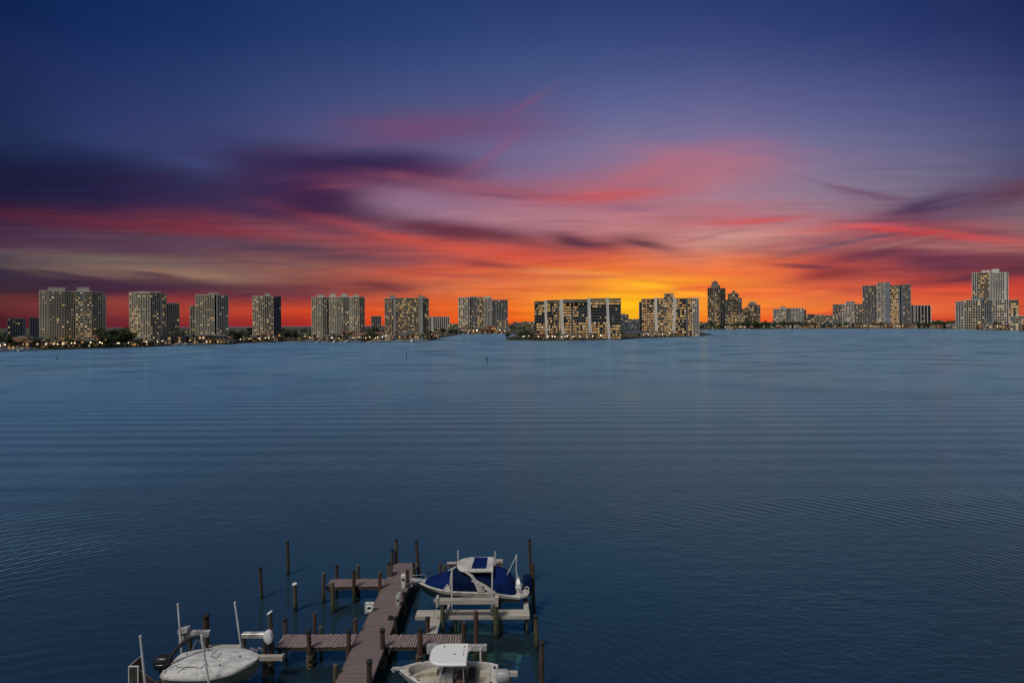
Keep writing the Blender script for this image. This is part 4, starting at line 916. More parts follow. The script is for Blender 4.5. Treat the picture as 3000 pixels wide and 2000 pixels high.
def pile_mb(top, base_y, px_base, rad, ext=-1.2):
    pass
def pile(px0, py0, px1, py1, rad, m_, label, cap=None, parent=None, name='mooring_pile', group=None, y=None, oyster=False, slant=False):
    """top at (px0,py0), waterline at (px1,py1); if y is given the base is at that distance instead"""
    rad *= .88
    if y is None: b = atz(px1, py1); y = b.y
    else:
        b = aty(px1, py1, y)
        # follow the line down to the water
    t = aty(px0, py0, y)
    if abs(b.z) > .01:
        k = (0 - t.z)/(b.z - t.z); b = t + (b - t)*k
    d = (t - b); L = d.length; lo = b - d*(0.9/L)
    rr = random.Random(int(px0*7+py0)); seg = 10; n = 7; rings = []
    bx = rr.uniform(-.03,.03)
    root_loc = Vector((b.x, b.y, 0))
    for i in range(n):
        q = lo + (t - lo)*(i/(n-1)); r_ = rad*(1.06 - .14*i/(n-1))
        off = math.sin(i/(n-1)*math.pi)*bx
        rings.append([(q.x-root_loc.x+off+math.cos(a)*r_*rr.uniform(.94,1.05), q.y-root_loc.y+math.sin(a)*r_*rr.uniform(.94,1.05), q.z + (math.cos(a)*rad*.5 if (slant and i==n-1) else 0)) for a in [k*2*math.pi/seg for k in range(seg)]])
    mb = MB(); mb.loft(rings)
    if parent is None:
        root = empty(name, root_loc, label, 'mooring pile', group)
        mb.build('pole', m_, root)
    else:
        root = parent
        o = mb.build('pile', m_, parent); o.location = root_loc - parent.location
        root = o
    tp = rings[-1]; c = (t.x-root_loc.x, t.y-root_loc.y, t.z)
    if cap:
        mc = MB(); R1 = rad*1.08
        def ring(z, r_): return [(c[0]+math.cos(a)*r_, c[1]+math.sin(a)*r_, z + (math.cos(a)*rad*.5 if slant else 0)) for a in [k*2*math.pi/12 for k in range(12)]]
        if cap is M_cap: mc.loft([ring(c[2]-.12,R1), ring(c[2]+.03,R1), ring(c[2]+.07,R1*.6)])
        else: mc.loft([ring(c[2]-.03,R1), ring(c[2]+.035,R1), ring(c[2]+.06,R1*.8)])
        mc.build('cap', cap, root)
    if oyster:
        oc = MB(); 
        for _ in range(60):
            a = rr.uniform(0,6.28); z = rr.uniform(.05,.75); s = rr.uniform(.02,.055)
            p_ = Vector((math.cos(a)*rad*1.06 , math.sin(a)*rad*1.06, z)); oc.box(p_.x-s,p_.x+s,p_.y-s,p_.y+s,z-s,z+s)
        oc.build('oyster_growth', mat('oyster_crust',(0.16,0.12,0.07),.9,noise=.6,nscale=9), root)
    return root
DK = 1.2
def boards(mb, x0, x1, y0, y1, z, along, rr, w=0.14, gap=0.012, jit=0.03):
    p = y0 if along == 'y' else x0; e = y1 if along == 'y' else x1
    while p < e - .02:
        q = min(p+w, e); j0, j1 = rr.uniform(-jit,jit), rr.uniform(-jit,jit); dz = rr.uniform(-.004,.004)
        if along == 'y': mb.box(x0+j0, x1+j1, p, q-gap, z-.04+dz, z+dz)
        else: mb.box(p, q-gap, y0+j0, y1+j1, z-.04+dz, z+dz)
        p = q
rr = random.Random(5)
# main pier
PX0, PX1 = -10.42, -8.42
pier = empty('pier', ((PX0+PX1)/2, 40, 0), 'long mauve plank pier running away from the camera between the boats', 'pier')
def off(o, root): o.data.transform(Matrix.Translation(-root.location)); return o
mb = MB(); boards(mb, PX0, PX1, 12, 47.7, DK, 'y', rr, .15, .014); off(mb.build('deck', M_deck, pier), pier)
mb = MB()
for x in (PX0+.12, (PX0+PX1)/2, PX1-.12): mb.box(x-.05,x+.05,12,47.6,DK-.30,DK-.05)
y = 14
while y < 47.6: mb.box(PX0-.05,PX1+.05,y-.07,y+.07,DK-.52,DK-.305); y += 2.9
off(mb.build('joist', M_joist, pier), pier)
mb = MB(); mb.box(PX0-.045,PX0-.005,12,47.7,DK-.24,DK+.02); mb.box(PX1+.005,PX1+.045,12,47.7,DK-.24,DK+.02); mb.box(PX0,PX1,47.72,47.76,DK-.24,DK+.02); off(mb.build('fascia_board', M_decku, pier), pier)
def PP(*a, **k): return pile(*a, parent=pier, **k)
# piles that carry the pier (left edge, right edge)
y_l, y_r = PX0-.16, PX1+.16
def pierpile(px, py, x, rad, m_, cap=None, oy=False):
    # choose the distance along the pier from the pixel where the pile shows at x
    d = ray(px, py); yy = x/d.x*d.y; b = Vector((x, yy, 0))
    t = aty(px, py, yy)
    return pile(px, py, px + (0.0), py, rad, m_, None, cap, parent=pier, y=yy) if False else straight(x, yy, t.z, rad, m_, pier, cap, oy)
def straight(x, y, ztop, rad, m_, parent, cap=None, oy=False, name='pile', lean=0.0):
    rad *= .88; rr_ = random.Random(int(x*31+y*17)); rings = []; lean += rr_.uniform(-.06,.06)
    for i in range(6):
        t = i/5; z = -1.2+(ztop+1.2)*t; r_ = rad*(1.06-.12*t)
        rings.append([(lean*t+math.cos(a)*r_*rr_.uniform(.95,1.05), math.sin(a)*r_*rr_.uniform(.95,1.05), z) for a in [k*2*math.pi/10 for k in range(10)]])
    mb = MB(); mb.loft(rings); o = mb.build(name, m_, parent); o.location = Vector((x,y,0)) - Vector((parent.location.x,parent.location.y,0))
    if cap:
        mc = MB(); mc.loft([[(lean+math.cos(a)*r2, math.sin(a)*r2, z) for a in [k*math.pi/6 for k in range(12)]] for z,r2 in ((ztop-.12,rad*1.06),(ztop+.03,rad*1.06),(ztop+.07,rad*.6))]); mc.build('cap', cap, o)
    if oy:
        oc = MB()
        for _ in range(70):
            a = rr_.uniform(0,6.28); z = rr_.uniform(-.1,.8); s = rr_.uniform(.025,.07)
            cx_, cy_ = math.cos(a)*rad*1.05, math.sin(a)*rad*1.05; oc.box(cx_-s,cx_+s,cy_-s,cy_+s,z-s,z+s)
        oc.build('oyster_growth', mat('oyster_crust',(0.17,0.12,0.07),.9,noise=.6,nscale=9), o)
    return o
def zat(py, px, y): return aty(px, py, y).z
# far end and left side
straight(PX0-.18, 47.5, zat(1608,1153,47.5), .15, M_pb, pier, M_cap)
straight(PX0+.12, 47.9, zat(1580,1163,47.9), .17, M_py, pier, M_cap)
straight(-8.1, 47.4, zat(1584,1213,47.4), .16, M_pb, pier, M_cap, lean=-.35)
straight(PX0-.17, 43.2, zat(1674,1120,43.2), .17, M_pr, pier)
straight(PX0-.2, 37.0, zat(1812,1044,37.0), .16, M_pr, pier, lean=-.15)
straight(PX0-.3, 35.2, zat(1845,1029,35.2), .18, M_pr, pier, M_cap)
straight(PX0-.25, 32.6, zat(1946,978,32.6), .17, M_py, pier)
# right side
straight(PX1+.16, 45.4, zat(1650,1198,45.4), .15, M_pb, pier, M_cap, oy=True)
straight(PX1-.2, 44.2, zat(1671,1190,44.2), .15, M_pb, pier, M_cap)
straight(PX1+.08, 41.3, zat(1735,1159,41.3), .17, M_pb, pier, M_cap, oy=True)
straight(PX1+.12, 38.0, zat(1808,1127,38.0), .15, M_pb, pier, M_cap, oy=True)
straight(PX1-.02, 35.2, zat(1843,1114,35.2), .19, M_pb, pier, M_cap, oy=True)
straight(PX1-.1, 31.9, zat(1935,1075,31.9), .19, M_pb, pier, M_cap)
# finger piers
def finger(name, x0, x1, y0, y1, m_, label, w=.14, gap=.02):
    r_ = empty('finger_pier', ((x0+x1)/2,(y0+y1)/2,0), label, 'finger pier', None)
    mb = MB(); boards(mb, x0, x1, y0, y1, DK+.01, 'x', rr, w, gap, .05); off(mb.build('deck', m_, r_), r_)
    mb = MB()
    for y in (y0+.1, y1-.1): mb.box(x0+.03,x1-.03,y-.05,y+.05,DK-.28,DK-.045)
    for x in (x0+.25,(x0+x1)/2,x1-.25): mb.box(x-.06,x+.06,y0-.02,y1+.02,DK-.48,DK-.285)
    off(mb.build('joist', M_joist, r_), r_); return r_
f1 = finger('f', -15.0, PX0-.06, 43.55, 44.85, M_decku, 'upper finger pier left of the main pier with smooth mauve deck', .16, .006)
f2 = finger('f', -15.5, PX0-.06, 35.4, 36.85, M_deckx, 'lower left finger pier with rough striped boards', .17, .045)
f3 = finger('f', PX1+.06, -3.45, 35.35, 36.75, M_deckx, 'right finger pier with rough striped boards beside the plank to the lift', .17, .045)
straight(-15.15, 43.4, zat(1678,940,43.4), .18, M_pg, f1, None)
straight(-14.6, 44.95, zat(1656,958,44.95), .16, M_pb, f1, M_cap)
straight(-12.7, 43.4, zat(1673,1026,43.4), .17, M_pb, f1, M_cap)
straight(-12.8, 44.98, zat(1655,1039,44.98), .19, M_pg, f1)
straight(-15.75, 35.3, zat(1846,806,35.3), .20, M_pb, f2, None, oy=True)
straight(-15.5, 36.98, zat(1812,828,36.98), .18, M_pg, f2, M_cap)
straight(-13.2, 35.25, zat(1846,911,35.25), .17, M_pb, f2, M_cap, oy=True)
straight(-13.5, 37.0, zat(1794,919,37.0), .14, M_pr, f2)
straight(-13.1, 37.05, zat(1834,937,37.05), .15, M_pg, f2)
straight(-5.85, 36.9, zat(1809,1238,36.9), .19, M_pb, f3, M_cap)
straight(-6.1, 35.2, zat(1841,1230,35.2), .20, M_pr, f3, M_cap, oy=True)
straight(-3.3, 36.1, zat(1823,1351,36.1), .19, M_pb, f3, None, oy=True)
# loose mooring piles
G1 = 'mooring piles in the slips'
pile(762,1662,768,1752,.15,M_pb,'brown mooring pile standing farthest left in open water',M_cap)
pile(842,1585,844,1683,.16,M_pb,'tallest farthest mooring pile left of the pier, dark at its foot',M_cap)
pile(863,1710,864,1790,.19,M_pg,'grey square-topped mooring pile between the two left finger piers',M_capw)
pile(790,1794,793,1905,.19,M_pg,'grey pile with a slanted white cap behind the oval lift motor',M_capw,slant=True)
pile(974,1708,977,1793,.17,M_py,'yellowish leaning mooring pile in front of the upper finger pier',slant=True)
pile(604,1802,605,1925,.24,M_pb,'thick brown pile with black cap behind the tarp-covered boat',M_cap)
pile(1551,1580,1556,1702,.14,M_pb,'farthest pile of the right-hand row, dark and thin',M_cap)
pile(1561,1648,1565,1788,.15,M_pb,'leaning brown pile second from the far end of the right-hand row')
pile(1569,1803,1573,1905,.17,M_py,'pale brown pile third in the right-hand row',M_cap)
pile(1588,1880,1587,2024,.18,M_pb,'nearest pile of the right-hand row at the lower edge',M_cap)
pile(1290,1649,1290,1700,.15,M_pr,'short reddish pile behind the bow of the blue-covered cruiser')
pile(1394,1790,1395,1935,.19,M_pr,'reddish brown pile between the pale catwalk and the hardtop boat')

# thin mooring lines strung between the left piles
def rope(a, b, label, sag=.25):
    mb = MB(); a = Vector(a); b = Vector(b); mid = (a+b)/2; mb.tube([a + (b-a)*t + Vector((0,0,-sag*4*t*(1-t))) for t in [i/10 for i in range(11)]], .018, 5)
    tag(mb.build('mooring_rope', M_blackc), label, 'rope')
pA = atz(768,1752); pB = atz(844,1683); pC = atz(605,1925)
rope((pC.x,pC.y,1.6), (-20.9, 34.6, 2.2), 'dark rope from the thick pile to the left boat lift', .15)
rope((atz(864,1790).x+.1,atz(864,1790).y,.9), (-15.1,43.3,1.0), 'thin dark rope from the grey pile to the upper finger pier', .3)

# things on the pier
def place(name, x, y, z, label, cat): return empty(name, (x,y,z), label, cat)
o = place('power_pedestal', -8.75, 43.3, DK, 'tall white power pedestal on the right side of the pier', 'power pedestal')
mb = MB(); mb.loft([[(x*s,y*s,z) for x,y in ((-.16,-.12),(.16,-.12),(.16,.12),(-.16,.12))] for z,s in ((0,.8),(.85,1.0),(.9,1.12),(1.0,1.1),(1.06,.9))]); mb.build('body', M_pvc, o)
mb = MB(); mb.box(-.09,.09,-.135,-.115,.60,.80); mb.build('socket_panel', M_black, o)
o = place('power_pedestal', -8.62, 40.6, DK, 'short grey-white power pedestal leaning on a pier pile nearer the camera', 'power pedestal')
mb = MB(); mb.loft([[(x*s,y*s,z) for x,y in ((-.14,-.12),(.14,-.12),(.14,.12),(-.14,.12))] for z,s in ((0,.9),(.6,1.0),(.68,1.1),(.74,.9))]); mb.build('body', M_alu, o)
mb = MB(); mb.box(-.07,.07,-.13,-.115,.34,.5); mb.build('socket_panel', M_black, o)
o = place('planter', -9.95, 45.4, DK, 'grey planter box with a tuft of green leaves at the pier edge', 'planter')
o.location.x = PX0+.1
mb = MB(); mb.loft([[(x*s,y*s,z) for x,y in ((-.2,-.2),(.2,-.2),(.2,.2),(-.2,.2))] for z,s in ((-.25,.9),(.0,1.0),(.75,1.1),(.78,1.2),(.84,1.2))]); mb.build('box', M_pg, o)
lf = MB(); leaf_cloud(lf, rr, 60, 0,0,1.02,.2,.2,.2,.09); lf.build('leaves', mat('planter_leaves',(0.03,0.06,0.02),.8), o)
o = place('life_ring_box', PX0+.14, 39.8, DK, 'white board with a life ring hung on the left edge of the pier', 'life ring box')
mb = MB(); mb.box(-.52,.06,-.06,.06,-.1,.55); mb.box(-.56,.10,-.10,.10,.55,.62); mb.box(-.56,-.50,-.1,.1,-.14,.56); mb.build('board', M_pvc, o)
mb = MB(); mb.loft([[(-.23+math.cos(a)*(.19+.055*math.cos(b)), -.12+.055*math.sin(b), .24+math.sin(a)*(.19+.055*math.cos(b))) for b in [k*math.pi/3 for k in range(6)]] for a in [k*math.pi/9 for k in range(19)]], caps=False); mb.build('ring', M_capw, o)
mb = MB(); mb.loft([[(-.23+math.cos(a)*(.09),-.075,.24+math.sin(a)*.09) for a in [k*math.pi/5 for k in range(10)]],[(-.23+math.cos(a)*(.09),-.062,.24+math.sin(a)*.09) for a in [k*math.pi/5 for k in range(10)]]]); mb.build('bracket', M_black, o)
for k,(dx,dy) in enumerate(((.35,0),(-.3,-.7))):
    pass
o = place('cleat', -8.9, 42.3, DK, 'small white mooring cleat on the pier below the tall pedestal', 'cleat'); mb = MB(); mb.tube([(-.13,0,.09),(.13,0,.09)],.022,6); mb.tube([(-.05,0,0),(-.05,0,.09)],.02,6); mb.tube([(.05,0,0),(.05,0,.09)],.02,6); mb.build('horn', M_capw, o)
o = place('rope_coil', -8.75, 38.7, DK, 'small dark coil of rope on the right edge of the pier', 'rope coil'); mb = MB()
pts = [(math.cos(t*.5)*(.22-.002*t), math.sin(t*.5)*(.22-.002*t), .03+.0035*t) for t in range(50)]; mb.tube(pts, .028, 6); mb.build('rope', M_blackc, o)

# ---------------------------------------------------------------- boat lifts
def ibeam(mb, x0, x1, y, z, h=.22, w=.14, ax='x'):
    if ax == 'x':
        mb.box(x0,x1,y-w/2,y+w/2,z-.02,z); mb.box(x0,x1,y-w/2,y+w/2,z-h,z-h+.02); mb.box(x0,x1,y-.015,y+.015,z-h+.021,z-.021)
    else:
        mb.box(y-w/2,y+w/2,x0,x1,z-.02,z); mb.box(y-w/2,y+w/2,x0,x1,z-h,z-h+.02); mb.box(y-.015,y+.015,x0,x1,z-h+.021,z-.021)
def guide(px0, py0, px1, py1, y, parent, zend=None):
    t = aty(px0,py0,y); b = aty(px1,py1,y)
    if zend is not None: k = (zend-t.z)/(b.z-t.z); b = t+(b-t)*k
    mb = MB(); mb.tube([b, t], .055, 8); mb.tube([t+Vector((0,0,-.02)), t+Vector((0,0,.06))], [.066,.06], 8); off(mb.build('guide_pole', M_pvc, parent), parent)
# lift under the blue-covered cruiser
lift = empty('boat_lift', (-3, 40.8, 0), 'large boat lift of pale timber beams and mossy piles under the blue-covered cruiser', 'boat lift')
straight(-5.02, 38.3, 2.60, .19, M_pgr, lift); straight(-1.28, 38.3, 2.62, .20, M_pgr, lift)
straight(-5.6, 44.3, 2.5, .17, M_pgr, lift); straight(-1.2, 44.3, 2.5, .17, M_pgr, lift)
x0, x1 = aty(1281,1754,38.3).x, aty(1456,1754,38.3).x
mb = MB(); mb.box(x0,x1,38.12,38.24,2.50,2.80); mb.box(x0,x1,38.36,38.48,2.50,2.80); mb.box(x0-.02,x1+.04,38.26,38.34,2.74,2.86)
mb.box(x0-.08,x0+.10,38.05,38.55,2.35,2.95); mb.box(x1-.12,x1+.10,38.05,38.55,2.35,2.95); mb.tube([(x0-.05,38.2,2.15),(x0-.2,38.2,2.0),(x0-.22,38.2,1.8),(x0-.05,38.2,1.68),(x0+.08,38.2,1.8)],.035,6)
off(mb.build('front_beam', M_beam, lift), lift)
mb = MB(); xb0, xb1 = aty(1313,1648,44.3).x, aty(1473,1645,44.3).x
mb.box(xb0,xb1,44.12,44.24,2.42,2.72); mb.box(xb0,xb1,44.36,44.48,2.42,2.72); mb.tube([(xb0-.05,44.0,2.8),(xb0+1.4,44.0,2.8)],.12,8); mb.box(xb1-.8,xb1,44.0,44.5,2.74,2.9); off(mb.build('rear_beam', M_beam, lift), lift)
mb = MB()
for x in (-4.75,-1.6): ibeam(mb, 38.6, 43.9, x, 1.62, .26, .16, 'y')
for y in (40.2,41.6): mb.box(-5.9,-.6,y-.09,y+.09,1.63,1.80)
off(mb.build('cradle', M_alu, lift), lift)
mb = MB()
for x in (-4.75,-1.6):
    for y in (38.45,44.2): mb.tube([(x,y,1.5),(x,y,2.6)],.02,5)
off(mb.build('cable', M_post, lift), lift)
for q in ((1324,1667,1324,1786,39.0),(1442,1676,1442,1796,39.0)): guide(*q, lift, .9)
for q in ((1342,1615,1342.5,1660,43.6),(1451,1617,1451,1680,43.6)): guide(*q, lift, 1.4)
cw = empty('catwalk', (-2.8,39.05,0), 'long pale timber catwalk in front of the blue-covered cruiser', 'catwalk')
mb = MB(); xa, xb = aty(1219,1797,39.0).x, aty(1551,1797,39.0).x; CZ = 1.40
for k in range(4): mb.box(xa,xb,38.62+k*.225,38.62+k*.225+.215,CZ-.05,CZ)
mb.box(xb-.40,xb-.04,39.53,41.6,CZ-.05,CZ); off(mb.build('deck', M_beam, cw), cw)
mb = MB(); mb.box(xa,xb,38.585,38.615,CZ-.22,CZ+.01); mb.box(xa,xb,39.50,39.525,CZ-.22,CZ-.02); mb.box(xb-.40,xb-.36,39.53,41.6,CZ-.22,CZ-.06); off(mb.build('edge_beam', M_beam, cw), cw)
for x in (-4.2,-.95, xb-.2): straight(x, 38.85, CZ-.06, .12, M_pg, cw)
straight(xb-.25, 41.4, CZ-.06, .11, M_pg, cw)
gp = empty('gangplank', (-5.0,37.4,DK), 'short pale gangplank leading from the right finger pier toward the catwalk', 'gangplank')
mb = MB()
for k in range(3): mb.box(-.36+k*.245,-.36+k*.245+.225,-.7,1.25,.02,.06)
mb.box(-.36,.36,-.6,-.45,-.03,.02); mb.box(-.36,.36,.9,1.05,-.03,.02); mb.build('plank', M_beam, gp); gp.location = (aty(1269,1840,37.3).x, 37.4, DK+.04)

# ---------------------------------------------------------------- hull builder
def hull(yc, mb_bot, secs, flip=1):
    """secs: (x, halfbeam gunwale, z gunwale, halfbeam chine, z chine, z keel)"""
    rt, rb = [], []
    for (x,hb,zg,hc,zc,zk) in secs:
        zm = zg - .42*(zg-zc)
        hm = hc + (hb-hc)*.62
        rt.append([(x,-hm,zm),(x,-hb,zg-.06),(x,-hb-.02,zg),(x,-hb+.03,zg+.03),(x,hb-.03,zg+.03),(x,hb+.02,zg),(x,hb,zg-.06),(x,hm,zm)])
        rb.append([(x,-hm,zm),(x,-hc,zc),(x,-hc*.5,(zc+zk)/2-.03),(x,0,zk),(x,hc*.5,(zc+zk)/2-.03),(x,hc,zc),(x,hm,zm)])
    mv = lambda rr_: [[(x, y+yc, z) for x,y,z in q] for q in rr_]
    return mv(rt), mv(rb)
def sweep(mb, rings): mb.loft(rings, closed=True)
def dense(secs, n=5):
    out = []
    for i in range(len(secs)-1):
        p0 = secs[max(i-1,0)]; p1 = secs[i]; p2 = secs[i+1]; p3 = secs[min(i+2,len(secs)-1)]
        for k in range(n):
            t = k/n
            out.append(tuple(.5*((2*b)+(-a+c)*t+(2*a-5*b+4*c-d)*t*t+(-a+3*b-3*c+d)*t**3) for a,b,c,d in zip(p0,p1,p2,p3)))
    out.append(secs[-1]); return out
def dome(secs, m=14, pw=2.3):
    """secs: (x, halfwidth, zbase, ztop, ycentre)"""
    rings = []
    for (x,hw,zb,zt,yc) in secs:
        r_ = []
        for k in range(m+1):
            a = math.pi*k/m; c, s = math.cos(a), math.sin(a)
            r_.append((x, yc - math.copysign(abs(c)**(2/pw), c)*hw, zb + abs(s)**(2/pw)*(zt-zb)))
        rings.append(r_)
    return rings

# ---------------------------------------------------------------- blue-covered cruiser  (bow toward the pier, -X)
CY = 40.95
b1 = empty('cabin_cruiser', (-3.2,CY,1.4), 'white cabin cruiser under navy blue canvas covers on the far right lift', 'boat')
secs = dense([(.45,1.18,2.12,1.1,1.75,1.55),(-.4,1.27,2.30,1.16,1.78,1.50),(-1.6,1.34,2.50,1.2,1.82,1.46),(-3.2,1.34,2.56,1.18,1.86,1.44),(-4.8,1.22,2.62,.95,1.95,1.46),(-6.0,.86,2.70,.5,2.15,1.62),(-6.8,.42,2.77,.16,2.42,2.05),(-7.25,.06,2.80,.03,2.62,2.5)],4)
rt, rb = hull(CY,None,secs)
mb = MB(); mb.loft(rt); off(mb.build('hull', M_gel, b1, smooth_=35), b1)
mb = MB(); mb.loft(rb, closed=False); off(mb.build('hull_bottom', M_hulld, b1, smooth_=60), b1)
mb = MB(); mb.prism([(.40,CY-1.0),(1.0,CY-.75),(1.15,CY-.3),(1.15,CY+.3),(1.0,CY+.75),(.40,CY+1.0)],1.95,2.08); off(mb.build('swim_platform', M_gel, b1), b1)
mb = MB(); mb.box(-7.75,-6.9,CY-.22,CY+.22,2.80,2.87); [mb.box(-7.75,-6.95,CY-.27+.12*k,CY-.22+.12*k,2.9,2.94) for k in range(5)]; mb.tube([(-7.7,CY-.27,2.9),(-7.72,CY-.27,3.12),(-6.75,CY-.45,3.1),(-6.6,CY-.45,2.8)],.018,6); mb.tube([(-7.7,CY+.27,2.9),(-7.72,CY+.27,3.12),(-6.75,CY+.45,3.1),(-6.6,CY+.45,2.8)],.018,6); off(mb.build('bow_pulpit', M_alu, b1), b1)
mb = MB(); mb.tube([(-7.75,CY,2.75),(-7.55,CY,2.6),(-7.1,CY,2.72)],[.05,.07,.04],6); mb.tube([(-7.7,CY-.2,2.55),(-7.62,CY,2.42),(-7.7,CY+.2,2.55)],.04,6); off(mb.build('anchor', M_alu, b1), b1)
cs = dense([(-6.62,.34,2.80,2.84,CY),(-6.3,.60,2.78,3.02,CY),(-5.6,.92,2.72,3.24,CY),(-4.95,1.10,2.66,3.42,CY),(-4.70,1.16,2.66,3.50,CY)],4)
mb = MB(); mb.loft(dome(cs), closed=False); off(mb.build('bow_cover', M_navy, b1, smooth_=50), b1)
cs = dense([(-4.62,1.17,2.64,3.50,CY),(-4.35,1.20,2.62,3.74,CY),(-4.0,1.20,2.60,3.88,CY),(-3.0,1.22,2.60,3.94,CY),(-1.95,1.22,2.58,3.94,CY),(-1.5,1.22,2.56,3.80,CY)],4)
mb = MB(); mb.loft(dome(cs, pw=2.9), closed=False); off(mb.build('cabin_cover', M_navyd, b1, smooth_=50), b1)
cs = dense([(-1.48,1.24,2.52,3.78,CY),(-1.0,1.24,2.44,3.72,CY),(-.5,1.22,2.34,3.46,CY),(-.1,1.12,2.26,3.0,CY),(.12,.95,2.22,2.5,CY),(.18,.8,2.2,2.24,CY)],4)
mb = MB(); mb.loft(dome(cs, pw=2.4), closed=False); off(mb.build('stern_cover', M_navy, b1, smooth_=50), b1)
# windshield frame showing between the covers
mb = MB(); fr = dome([(-4.66,1.185,2.64,3.53,CY)])[0]; mb.tube(fr, .028, 6); mb.add([(-5.15,CY-1.17,2.68),(-4.62,CY-1.22,2.66),(-4.86,CY-1.12,3.10)],[(0,1,2)]); mb.tube([(-5.15,CY-1.16,2.68),(-4.84,CY-1.13,3.12),(-4.60,CY-1.22,2.66)],.04,6)
mb.tube([(-4.55,CY+.2,3.55),(-4.3,CY+.5,3.72),(-4.95,CY+.45,3.38)],.035,6); off(mb.build('windshield_frame', M_gel, b1), b1)
# hardtop
ht = []
zt = 4.12
out = [(-1.50,1.16),(-2.6,1.2),(-3.3,1.16),(-3.75,1.02),(-4.05,.76),(-4.2,.4)]
pts = [(x,CY-.1-h) for x,h in out] + [(x,CY-.1+h) for x,h in reversed(out)]
mb = MB(); 
cxm, cym = -2.7, CY-.1
mb.loft([[(x*1.0,y,zt-.10) for x,y in pts],[(x,y,zt) for x,y in pts],[(cxm+(x-cxm)*.955,cym+(y-cym)*.94,zt+.05) for x,y in pts]])
for k in range(7): # moulded ribs on the forward roof
    yy = cym-.72+.24*k; mb.box(-4.02+abs(k-3)*.05,-3.22,yy-.03,yy+.03,zt+.052,zt+.066)
hard = off(mb.build('hardtop', M_gel, b1, smooth_=30), b1)
mb = MB(); mb.prism([(-3.10,CY-.98),(-2.02,CY-.98),(-1.98,CY+.86),(-2.98,CY+.86)],zt+.053,zt+.09); off(mb.build('sunroof', M_navy, b1), b1)
mb = MB(); 
for s in (-1,1):
    yb = CY-.1+s*1.20
    # swept arch from the roof front down and back to the gunwale
    path = [(-3.9,CY-.1+s*.95,zt-.06),(-3.5,CY-.1+s*1.10,zt-.10),(-3.05,yb,zt-.34),(-2.75,CY+s*1.27,3.3),(-2.35,CY+s*1.32,2.62)]
    rings = []
    for i,(x,y,z) in enumerate(path):
        w = (.08,.10,.12,.14,.26)[i]; rings.append([(x-w,y-.03,z),(x+w,y-.03,z+.02),(x+w,y+.03,z+.02),(x-w,y+.03,z)])
    mb.loft(rings)
    path = [(-2.9,CY+s*1.25,zt-.72),(-2.25,CY+s*1.30,3.05),(-1.45,CY+s*1.34,2.52)]
    rings = [[(x-w,y-.035,z),(x+w,y-.035,z+.05),(x+w,y+.035,z+.05),(x-w,y+.035,z)] for (x,y,z),w in zip(path,(.20,.24,.20))]
    mb.loft(rings)
    mb.tube([(-1.6,CY+s*1.1,zt-.08),(-1.55,CY+s*1.18,2.6)],.03,6)
off(mb.build('roof_arch', M_gel, b1), b1)
mb = MB(); mb.loft([[(-2.22+math.cos(a)*.07,CY-1.345,3.0+math.sin(a)*.07) for a in [k*math.pi/4 for k in range(8)]],[(-2.22+math.cos(a)*.07,CY-1.36,3.0+math.sin(a)*.07) for a in [k*math.pi/4 for k in range(8)]]]); off(mb.build('air_vent', M_black, b1), b1)
# ski tower/davit, engine hatch, folded gear at the stern
mb = MB(); zz=lambda px,py: aty(px,py,CY)
a_ = zz(1513,1627); mb.tube([zz(1513,1632),(zz(1512,1668).x,CY,zz(1512,1668).z),(.35,CY,2.5)],[.05,.045,.05],7); mb.tube([a_,(zz(1482,1679).x,CY-.4,zz(1482,1679).z-.1)],.025,6); mb.tube([a_+Vector((0,0,-.1)),a_+Vector((.03,0,.06))],.06,7); off(mb.build('davit', M_pvc, b1), b1)
mb = MB(); mb.loft([[(.32+x*s,CY+y*s,z) for x,y in ((-.2,-.5),(.22,-.55),(.25,.5),(-.2,.55))] for z,s in ((2.1,1),(2.5,1.05),(2.75,.8),(3.05,.35))]); off(mb.build('transom_gear', M_alu, b1), b1)
mb = MB()
for k in range(9):
    a = rr.uniform(0,6.28); q = Vector((.55+rr.uniform(-.15,.3),CY+rr.uniform(-.8,.6),2.12+rr.uniform(0,.3))); mb.tube([q,q+Vector((math.cos(a)*.3,math.sin(a)*.3,.12)),q+Vector((math.cos(a)*.4,math.sin(a)*.4,-.02))],.03,5)
off(mb.build('fender_rack', M_capw, b1), b1)
mb = MB(); mb.loft([[(1.05+x*s,CY+.5+y*s,z) for x,y in ((-.35,-.35),(.0,-.42),(.32,-.32),(.36,.32),(.0,.45),(-.35,.35))] for z,s in ((1.5,.6),(1.9,.95),(2.5,1.05),(2.85,.85),(3.0,.3))]); off(mb.build('engine_cover', M_navyd, b1, smooth_=50), b1)
mb = MB(); mb.tube([(.8,CY-.2,1.8),(.95,CY-.2,1.2),(1.05,CY-.2,.95)],[.12,.09,.06],8); mb.box(.82,1.2,CY-.23,CY-.17,1.05,1.12)
for k in range(3): a=k*2.09; mb.add([(1.1,CY-.2,.98),(1.16,CY-.2+math.cos(a)*.2,.98+math.sin(a)*.2),(1.08,CY-.2+math.cos(a+.6)*.2,.98+math.sin(a+.6)*.2)],[(0,1,2)])
off(mb.build('stern_drive', M_post, b1), b1)

